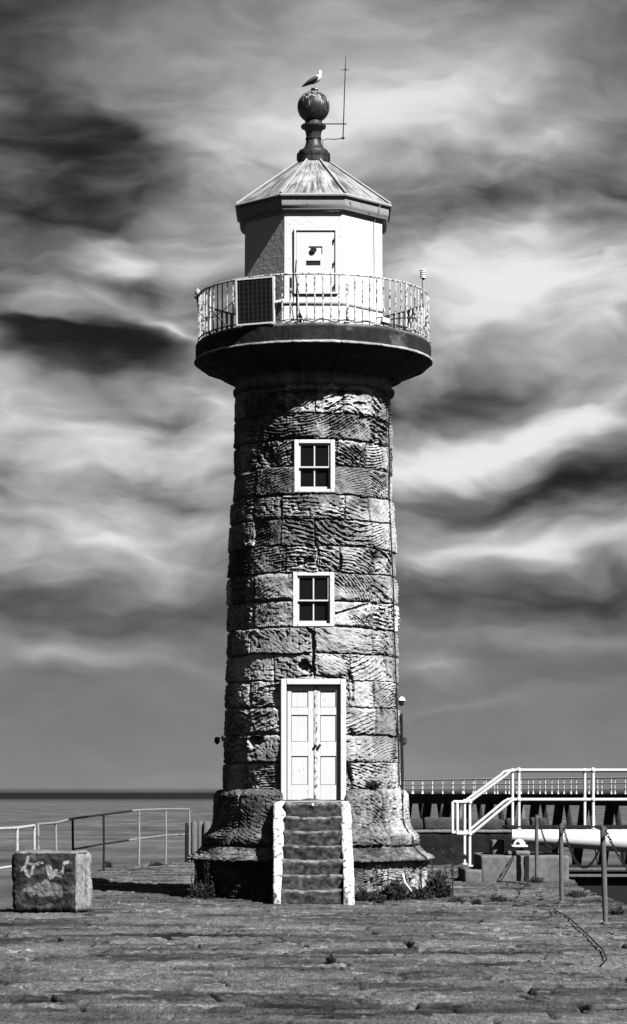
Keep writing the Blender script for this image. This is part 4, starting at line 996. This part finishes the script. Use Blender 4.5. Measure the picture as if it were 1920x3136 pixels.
def build_left_fence():
    H = 1.42
    def post_xyz(x, Y): px = .4374 * x; return (px - 960) / F * Y
    posts = [(265, 43.8), (390, 46.4), (508, 51.0), (725, 61.0), (972, 63.2), (1160, 66.8), (1325, 69.6)]
    pts = [Vector((post_xyz(x, Y), Y, 0)) for x, Y in posts]
    tops = [CAMH + (HORY - (2350 + .4374 * y)) / F * Y for (x, Y), y in zip(posts, (400, 390, 360, 330, 300, 292, 295))]
    root = thing('pier_fence', 'long low tubular fence curving along the seaward edge left of the tower', 'fence', pts[3], 'tubular pier railings')
    r = [0.026, 0.024, .026, .030, .030, .026, .026]
    for i, (p, t) in enumerate(zip(pts, tops)):
        MB().tube([p + Vector((0, 0, -.05)), p + Vector((0.01, 0, t * .5)), p + Vector((0, 0, t))], r[i], 8).build('post', M['iron'] if i in (2, 3) else M['fence'], root)
    tp = [p + Vector((0, 0, t)) for p, t in zip(pts, tops)]; cutp = tp[3].lerp(tp[4], .8)
    for seg_, mt in ((tp[:3], 'fence'), (tp[2:4] + [cutp], 'iron'), ([cutp] + tp[4:], 'fence')): m = MB(); m.tube(seg_, 0.027, 8); m.build('top_rail', M[mt], root)
    mids = [CAMH + (HORY - (2350 + .4374 * y)) / F * Y for (x, Y), y in zip(posts, (600, 590, 576, 536, 500, 476, 470))]
    tp = [p + Vector((0, 0, t)) for p, t in zip(pts, mids)]; cutp = tp[3].lerp(tp[4], .7)
    for seg_, mt in ((tp[2:4] + [cutp], 'iron'), ([cutp] + tp[4:], 'fence')): m = MB(); m.tube(seg_, 0.025, 8); m.build('middle_rail', M[mt], root)
    posts = [(-260, 38.6), (120, 41.4), (240, 43.2)]
    pts = [Vector((post_xyz(x, Y), Y, 0)) for x, Y in posts]; tops = [CAMH + (HORY - (2350 + .4374 * y)) / F * Y for (x, Y), y in zip(posts, (440, 425, 408))]
    root = thing('pier_fence', 'short white end of tubular railing behind the concrete block at the left', 'fence', pts[1], 'tubular pier railings')
    for p, t in zip(pts, tops): MB().tube([p + Vector((0, 0, -.05)), p + Vector((0, 0, t))], 0.027, 8).build('post', M['fence_pale'], root)
    m = MB(); m.tube([p + Vector((0, 0, t)) for p, t in zip(pts, tops)], 0.026, 8); m.build('top_rail', M['fence_pale'], root)
    mids = [CAMH + (HORY - (2350 + .4374 * y)) / F * Y for (x, Y), y in zip(posts, (745, 690, 665))]
    m = MB(); m.tube([p + Vector((0, 0, t)) for p, t in zip(pts, mids)], 0.024, 8); m.build('middle_rail', M['fence_pale'], root)
build_left_fence()
def build_stump():
    Y = 68.0; a, b = at(588, 2516, Y), at(650, 2516, Y)
    root = thing('mooring_stump', 'short stump of bleached mooring timbers behind the fence end beside the tower base', 'mooring post', ((a.x + b.x) / 2, Y, 0))
    rng = random.Random(8)
    for i, (px, w, top, mt) in enumerate(((594, 20, 2517, 'timber'), (613, 22, 2515, 'timber'), (633, 24, 2518, 'timber'), (571.5, 11, 2520, 'tar'))):
        p = at(px, top, Y + (i % 2) * .1); r = w / F * Y / 2
        m = MB(); m.tube([(p.x, p.y, -.1), (p.x, p.y, p.z * .5), (p.x + .01, p.y, p.z - .02), (p.x + .02, p.y, p.z)], [r * 1.03, r, r * .98, r * .8], 10); m.build('timber', M[mt], root)
build_stump()

# ------------------------------------------------------------------ right side of the pier
def z6(x, y): return (1220 + .4639 * x, 2300 + .4639 * y)
def build_plinth():
    Yp = 53.6; X = lambda x: at(z6(x, 0)[0], 0, Yp).x; Z = lambda y: at(0, z6(0, y)[1], Yp).z
    root = thing('bearing_plinth', 'grey concrete plinth carrying the landward end of the white gangway', 'plinth', (X(800), Yp, 0))
    rough_box('plinth_body', X(545), X(1128), Yp, Yp + 2.6, -.05, Z(690), M['concrete'], root, 31, .012, .05, .03)
    rough_box('low_step', X(435), X(545) + .02, Yp - .05, Yp + 2.3, -.05, Z(782), M['concrete'], root, 32, .012, .05, .025)
    rough_box('bearing_pad', X(722), X(872), Yp + .10, Yp + .8, Z(690) - .01, Z(660), M['concrete'], root, 33, .008, .04, .03)
    m = MB(); m.box((X(848), Yp - .012, Z(775)), (X(862) - X(834), 0.03, Z(690) - Z(858)), bev=.003); m.build('dark_strip', M['tar'], root)  # dark upright strip on the plinth's front face
    b = thing('gangway_bearing', 'small white arched saddle bearing on the concrete plinth', 'bearing', (X(805), Yp + .4, Z(660)))
    m = MB(); m.box((X(805), Yp + .4, Z(629)), (X(858) - X(752), .5, Z(620) - Z(636)), bev=.01); m.build('base_plate', M['gangway'], b)
    ar = MB(); n = 16; ro, ri = (X(845) - X(765)) / 2, (X(845) - X(765)) / 2 * .38; cx_, cz = X(805), Z(621); vs = []
    for yq in (Yp + .2, Yp + .6):
        for k in range(n + 1): a = math.pi * k / n; vs.append((cx_ + ro * math.cos(a), yq, cz + ro * 1.0 * math.sin(a)))
        for k in range(n + 1): a = math.pi * k / n; vs.append((cx_ - .04 + ri * math.cos(a), yq, cz + ri * 1.3 * math.sin(a)))
    fs = []; o = 2 * (n + 1)
    for k in range(n):
        fs += [(k, k + 1, n + 1 + k + 1, n + 1 + k), (o + k + 1, o + k, o + n + 1 + k, o + n + 2 + k), (k, o + k, o + k + 1, k + 1), (n + 1 + k, n + 2 + k, o + n + 2 + k, o + n + 1 + k)]
    ar.add(vs, fs); ar.build('arch', M['gangway'], b)
    m = MB(); m.tube([(X(815), Yp + .3, Z(645)), (X(820), Yp + .3, Z(662))], .05, 8); m.build('pin', M['iron'], b)
    root2 = rough_box('timber_block', X(615) * 1.015, X(698) * 1.015, Yp + .7, Yp + 1.5, Z(690) - .02, Z(592), M['concrete'], None, 35, .01, .05, .02, origin=(X(655), Yp + 1.1, Z(690)))
    root2.name = 'stone_block'; tag(root2, 'small grey block standing on the plinth behind the white sloping handrail', 'stone block')
    m = MB(); m.tube([(X(775), Yp + .02, Z(668)), (X(745), Yp - .02, Z(735)), (X(705), Yp - .02, Z(810)), (X(680), Yp - .04, .03), (X(640), Yp - .6, .02), (X(760), 52.0, .025), (X(800), 51.2, .02), (X(690), 49.0, .02)], .012, 6)
    tag(m.build('loose_rope', M['cable']), 'thin dark rope hanging down the front of the concrete plinth', 'rope')
build_plinth()
def build_gangway():
    Yn, Yf = 54.0, 55.5; kx = lambda x: at(z6(x, 0)[0], 0, Yn).x; kz = lambda y: at(0, z6(0, y)[1], Yn).z
    root = thing('gangway', 'white tubular footbridge leading off the pier on a tapered white girder', 'footbridge', (kx(745), Yn + .75, .6))
    XE = 15.0
    # girder: a tapering round tube under the deck
    m = MB(); zt = kz(517); pts = []; rs = []
    for i in range(13):
        f = i / 12; x = kx(747) + (XE - kx(747)) * f; dp = min(0.95, 0.29 + 0.09 * (x - kx(747))); pts.append(Vector((x, Yn - .02, zt - dp / 2))); rs.append(dp / 2)
    m.tube(pts, rs, 28); m.build('girder', M['gangway'], root)
    d = MB(); d.box(((kx(722) + XE) / 2, Yn + .75, zt + .045), (XE - kx(722), 1.62, .06), bev=.006); d.build('deck', M['tar'], root)
    for (Y, dx, nm) in ((Yn, 0, 0), (Yf, 0.0, 1)):
        rl = MB(); X = lambda x: kx(x) + (-.02 if nm else 0); r = 0.036
        topz = kz(127); midz = kz(321); ez = kz(343); elz = kz(547)
        rl.tube([(X(388), Y, elz), (X(388), Y, ez), (X(398), Y, ez + .02), (X(470), Y, ez + .02), (X(500), Y, ez + .10), (X(715), Y, topz - .10), (X(740), Y, topz - .02), (X(775), Y, topz), (XE, Y, topz)], r, 10)
        rl.tube([(X(388), Y, elz), (X(478), Y, elz), (X(505), Y, elz + .06), (X(735), Y, midz - .06), (X(765), Y, midz), (XE, Y, midz)], r, 10)
        rail = rl.build('handrail', M['gangway'], root)
        xs = [(470, ez + .02, kz(762))] + [(x, topz, kz(515)) for x in (795, 1285, 1775, 2265, 2755)]
        for (x, za, zb) in xs:
            p = MB(); p.tube([(X(x), Y, zb), (X(x), Y, za)], 0.036, 10); p.lathe([(0.075, zb), (0.075, zb + .025), (0.045, zb + .03)], (X(x), Y, 0), 12)
            for zz in (za, midz if x > 500 else elz): p.ball((X(x), Y, zz), 0.062, 12)
            p.build('post', M['gangway'], rail)
build_gangway()
def build_chain_posts():
    spec = [((912, 428), (912, 862), 53.2, 'farthest'), ((1073, 488), (1078, 1006), 43.0, 'middle'), ((1348, 500), (1368, 1146), 36.1, 'nearest')]
    labels = ['rusty chain post in front of the concrete plinth, farthest of the line', 'rusty chain post between the plinth and the nearest post, middle of the line', 'tallest looking rusty chain post, standing nearest on the paved pier edge']
    tops = []; objs = []
    for (a, b, Y, _), lb in zip(spec, labels):
        p0, p1 = at(*z6(*b), Y), at(*z6(*a), Y); p0.z = -.02
        root = thing('chain_post', lb, 'post', p0, 'rusty chain posts along the pier edge')
        MB().tube([p0, p0.lerp(p1, .5), p1], 0.042, 10).build('tube', M['rust'], root)
        MB().lathe([(0.075, 0.0), (0.07, .03), (0.045, .045)], (p0.x, p0.y, 0), 12).build('foot', M['rust'], root)
        MB().tube([p1 + Vector((-.06, 0, -.05)), p1 + Vector((.0, 0, .02)), p1 + Vector((.07, 0, -.05))], .014, 6).build('eyelet', M['rust'], root)
        tops.append(p1 + Vector((.05, 0, -.06))); objs.append(root)
    tops.append(Vector((4.9, 29.0, 1.35)))
    sag = [0.50, 0.62, 0.75]
    lbs = ['sagging chain between the farthest and the middle rusty post', 'sagging chain between the middle and the nearest rusty post', 'sagging chain leading from the nearest rusty post out of the picture']
    for i in range(3):
        a, b = tops[i], tops[i + 1]; m = MB(); L = (b - a).length; n = 64 if i < 2 else 70
        P = [a.lerp(b, f / n) - Vector((0, 0, sag[i] * 4 * (f / n) * (1 - f / n))) for f in range(n + 1)]
        for q in range(n):
            c = (P[q] + P[q + 1]) / 2; t = (P[q + 1] - P[q]); ln = t.length * .74; t.normalize(); w = t.orthogonal().normalized() if q % 2 else t.cross(t.orthogonal()).normalized()
            ring = [c + t * (ln * math.cos(x)) + w * (.021 * math.sin(x)) for x in np.linspace(0, 2 * math.pi, 9)]
            m.tube(ring, .0065, 5, False)
        tag(m.build('chain', M['iron'], origin=a), lbs[i], 'chain', 'chains between the posts')
build_chain_posts()
def build_walls():
    Y = 66.0; X = lambda x: at(z6(x, 0)[0], 0, Y).x
    root = thing('sea_wall', 'dark stepped stone sea wall at the pier end behind the gangway', 'wall', (4.2, Y, 0))
    rough_box('wall_body', 1.6, 6.5, Y, Y + 1.4, -.1, .86, M['darkwall'], root, 41, .03, .06, .05)
    rough_box('coping', 1.62, 6.45, Y - .03, Y + 1.35, .86, .94, M['ledge'], root, 42, .02, .06, .03)
    xs = [X(60), X(175), X(470), X(720), X(885), X(1005)]
    for i in range(5): rough_box('parapet_stone', xs[i] + .015, xs[i + 1] - .015, Y + .75, Y + 1.35, .93, 1.24 + .03 * math.sin(i * 2.1), M['parapet'], root, 50 + i, .03, .06, .05)
    Y2 = 60.0
    root = thing('timber_landing', 'black tarred timber landing stage below the pier edge at the right', 'landing stage', (12, Y2, -2))
    m = MB(); m.box((13.4, Y2 + 3, -2.2), (15, 6, 4.4), bev=.03); m.build('staging', M['tar'], root)
    for zq, yq in ((.07, Y2 - .05), (-.09, Y2 - .1)):
        m = MB(); m.box((13.4, yq, zq), (14.9, .14, .07), bev=.01); m.build('waling_beam', M['timber'], root)
build_walls()
def build_far_pier():
    A, B = Vector((3.3, 203, 0)), Vector((30.0, 137.2, 0)); u = (B - A); L = u.length; u.normalize(); nrm = Vector((u.y, -u.x, 0)); 
    if nrm.y > 0: nrm = -nrm
    ang = math.atan2(u.y, u.x); zd = 1.87; wd = 4.2
    root = thing('far_pier', 'long dark timber pier extension on raking piles crossing behind the gangway', 'pier', (A + B) / 2)
    m = MB(); c = (A + B) / 2 - nrm * (wd / 2); m.box((c.x, c.y, zd - .13), (L, wd, .26), rz=ang, bev=.02); m.build('deck', M['tar'], root)
    m = MB(); c = (A + B) / 2 + nrm * .05; m.box((c.x, c.y, zd - .48), (L, .3, .62), rz=ang, bev=.02); m.build('fascia_beam', M['tar'], root)
    n = int(L / 3.65)
    for k in range(n + 1):
        p = A + u * (k * 3.65)
        MB().tube([p + u * .45 + Vector((0, 0, zd - .5)), p - u * 1.2 + Vector((0, 0, -4.6))], .33, 8).build('pile', M['tar'], root)
        q = p - nrm * (wd - .3) + u * 1.6
        MB().tube([q - u * .3 + Vector((0, 0, zd - .3)), q + u * 1.6 + Vector((0, 0, -4.6))], .2, 8).build('raker', M['timber'] if k % 3 == 0 else M['tar'], root)
    for side, lb in ((0, 'white post and rail fence along the near side of the far timber pier'), (1, 'white post and rail fence along the seaward side of the far timber pier')):
        o = -nrm * (.1 + side * (wd - .2))
        f = thing('pier_railing', lb, 'fence', (A + B) / 2 + o + Vector((0, 0, zd)), 'railings of the far pier')
        r = MB()
        for zz in (1.10, .72, .36): r.tube([A + o + Vector((0, 0, zd + zz)), B + o + Vector((0, 0, zd + zz))], .036 if zz > 1 else .024, 6)
        r.build('rail', M['gangway'], f)
        s = 1.9; i = 0
        while i * s + .4 < L:
            p = A + u * (i * s + .4 + side * .95) + o
            q = MB(); q.lathe([(.075, 0), (.07, .05), (.042, .12), (.034, .2), (.032, .68), (.042, .72), (.032, .76), (.032, 1.06), (.045, 1.10), (.04, 1.14)], (p.x, p.y, zd), 8); q.build('post', M['gangway'], f); i += 1
build_far_pier()

# ------------------------------------------------------------------ plants
def bush(name, c, r, n, leaf, label, seed, group, spikes=0):
    rng = random.Random(seed); m = MB(); c = Vector(c)
    for i in range(n):
        while True:
            v = Vector((rng.uniform(-1, 1), rng.uniform(-1, 1), rng.uniform(0, 1)))
            if v.length < 1: break
        v *= 0.55 + 0.45 * rng.random(); lump = 0.72 + 0.42 * mnoise.noise(v * 2.3 + Vector((seed, 0, 0)))
        p = c + Vector((v.x * r[0], v.y * r[1], v.z * r[2])) * lump
        d = Vector((rng.gauss(v.x, .7), rng.gauss(v.y, .7), rng.gauss(.6, .6))).normalized(); s = d.orthogonal().normalized() * leaf * rng.uniform(.25, .45); l = d * leaf * rng.uniform(.7, 1.5)
        m.add([p - s * .3, p + l * .5 - s, p + l, p + l * .5 + s], [(0, 1, 2, 3)])
    for i in range(spikes):
        x = c + Vector((rng.uniform(-.8, .8) * r[0], rng.uniform(-.6, .6) * r[1], 0)); top = x + Vector((rng.uniform(-.05, .05), 0, r[2] * rng.uniform(1.1, 1.7)))
        m.tube([x, top], [.008, .004], 4)
        for q in range(14):
            p = x.lerp(top, .45 + .55 * q / 14); d = Vector((rng.uniform(-1, 1), rng.uniform(-1, 1), .5)).normalized() * leaf * .8; s = d.orthogonal().normalized() * leaf * .25
            m.add([p, p + d * .5 - s, p + d, p + d * .5 + s], [(0, 1, 2, 3)])
    o = m.build(name, M['leaf'], smooth=False, origin=c); tag(o, label, 'plant', group); return o
zone4 = lambda x, y: (560 + .5567 * x, 2350 + .5567 * y)
def base_pt(px, off=0.12):
    R = 2.26 + off; p, t = gal(px, 2700, R); return Vector((p.x, p.y, 0))
G = 'weeds at the foot of the tower'
bush('weed_clump', base_pt(zone4(1405, 0)[0], .25) + Vector((0.0, -.05, 0)), (.36, .34, .62), 1500, .075, 'tall dark weed bush at the right corner of the tower base', 1, G, 5)
bush('weed_clump', base_pt(zone4(1300, 0)[0], .15), (.34, .22, .30), 800, .06, 'low weeds between the tall bush and the white stick at the tower base', 2, G)
bush('weed_clump', base_pt(zone4(1160, 0)[0], .16), (.40, .25, .44), 1300, .065, 'dark bushy weeds left of the white stick at the tower base', 3, G, 4)
bush('weed_clump', base_pt(zone4(1050, 0)[0], .14), (.26, .2, .20), 500, .055, 'low flat weeds between the bushy clump and the steps', 4, G)
bush('weed_clump', base_pt(zone4(985, 0)[0], .16), (.2, .2, .30), 600, .06, 'small weed clump against the right side wall of the steps', 5, G)
bush('weed_clump', base_pt(zone4(120, 0)[0], .20), (.42, .28, .42), 1500, .06, 'feathery weed clump with upright stalks at the left of the tower base', 6, G, 9)
p, t = on_shaft(*zone4(1040, 112), .03); bush('wall_fern', p, (.17, .10, .13), 420, .06, 'dark tuft growing out of the ledge right of the door', 7, None)
GW = 'weeds in the paving joints'
for i, (px, py, r, h, lb) in enumerate(((1305 + 219, 2761, .30, .10, 'dark moss tuft by the rope in the paving before the plinth'), (1458, 2772, .10, .08, 'small weed in the paving left of the moss tuft'), (1396, 2762, .22, .05, 'flat dark weed on the paving below the low concrete step'),
        (1164, 2766, .07, .10, 'single tiny weed on the paving right of the steps'), (1011, 2953, .05, .055, 'tiny dark weed sprouting from the open joint straight before the steps'),
        (1640, 2705, .28, .14, 'weeds at the foot of the plinth beside the farthest chain post'), (1760, 2748, .35, .10, 'ragged weeds along the pier edge past the middle chain post'), (1890, 2800, .32, .10, 'ragged weeds along the pier edge by the nearest chain post'), (330, 2656, .20, .14, 'weeds at the foot of the dark fence posts'), (480, 2652, .28, .10, 'weeds along the sunlit seaward edge by the fence'))):
    Y = Zg(py); p = at(px, py, Y); p.z = .005
    bush('weed_tuft', p, (r, r, h * 1.5), 240, .05, lb, 40 + i, GW)
m = MB(); a, b, c = at(*zone4(1208, 588), 43.95), at(*zone4(1225, 640), 43.8), at(*zone4(1258, 680), 43.55)
m.tube([a, b, c], .017, 6); tag(m.build('white_stick', M['white']), 'bent white stick leaning against the right of the tower base', 'stick')
m = MB(); m.tube([at(1695, 2790, Zg(2790)) + Vector((0, 0, .03)), at(1740, 2815, Zg(2815)) + Vector((0, 0, .03)), at(1800, 2870, Zg(2870)) + Vector((0, 0, .03)), at(1845, 2915, Zg(2915)) + Vector((0, 0, .03)), at(1858, 2945, Zg(2945)) + Vector((0, 0, .03)), at(1842, 2962, Zg(2962)) + Vector((0, 0, .03))], .011, 6)
tag(m.build('old_rope', M['cable']), 'dark rope lying in a curve on the paving near the nearest chain post', 'rope')
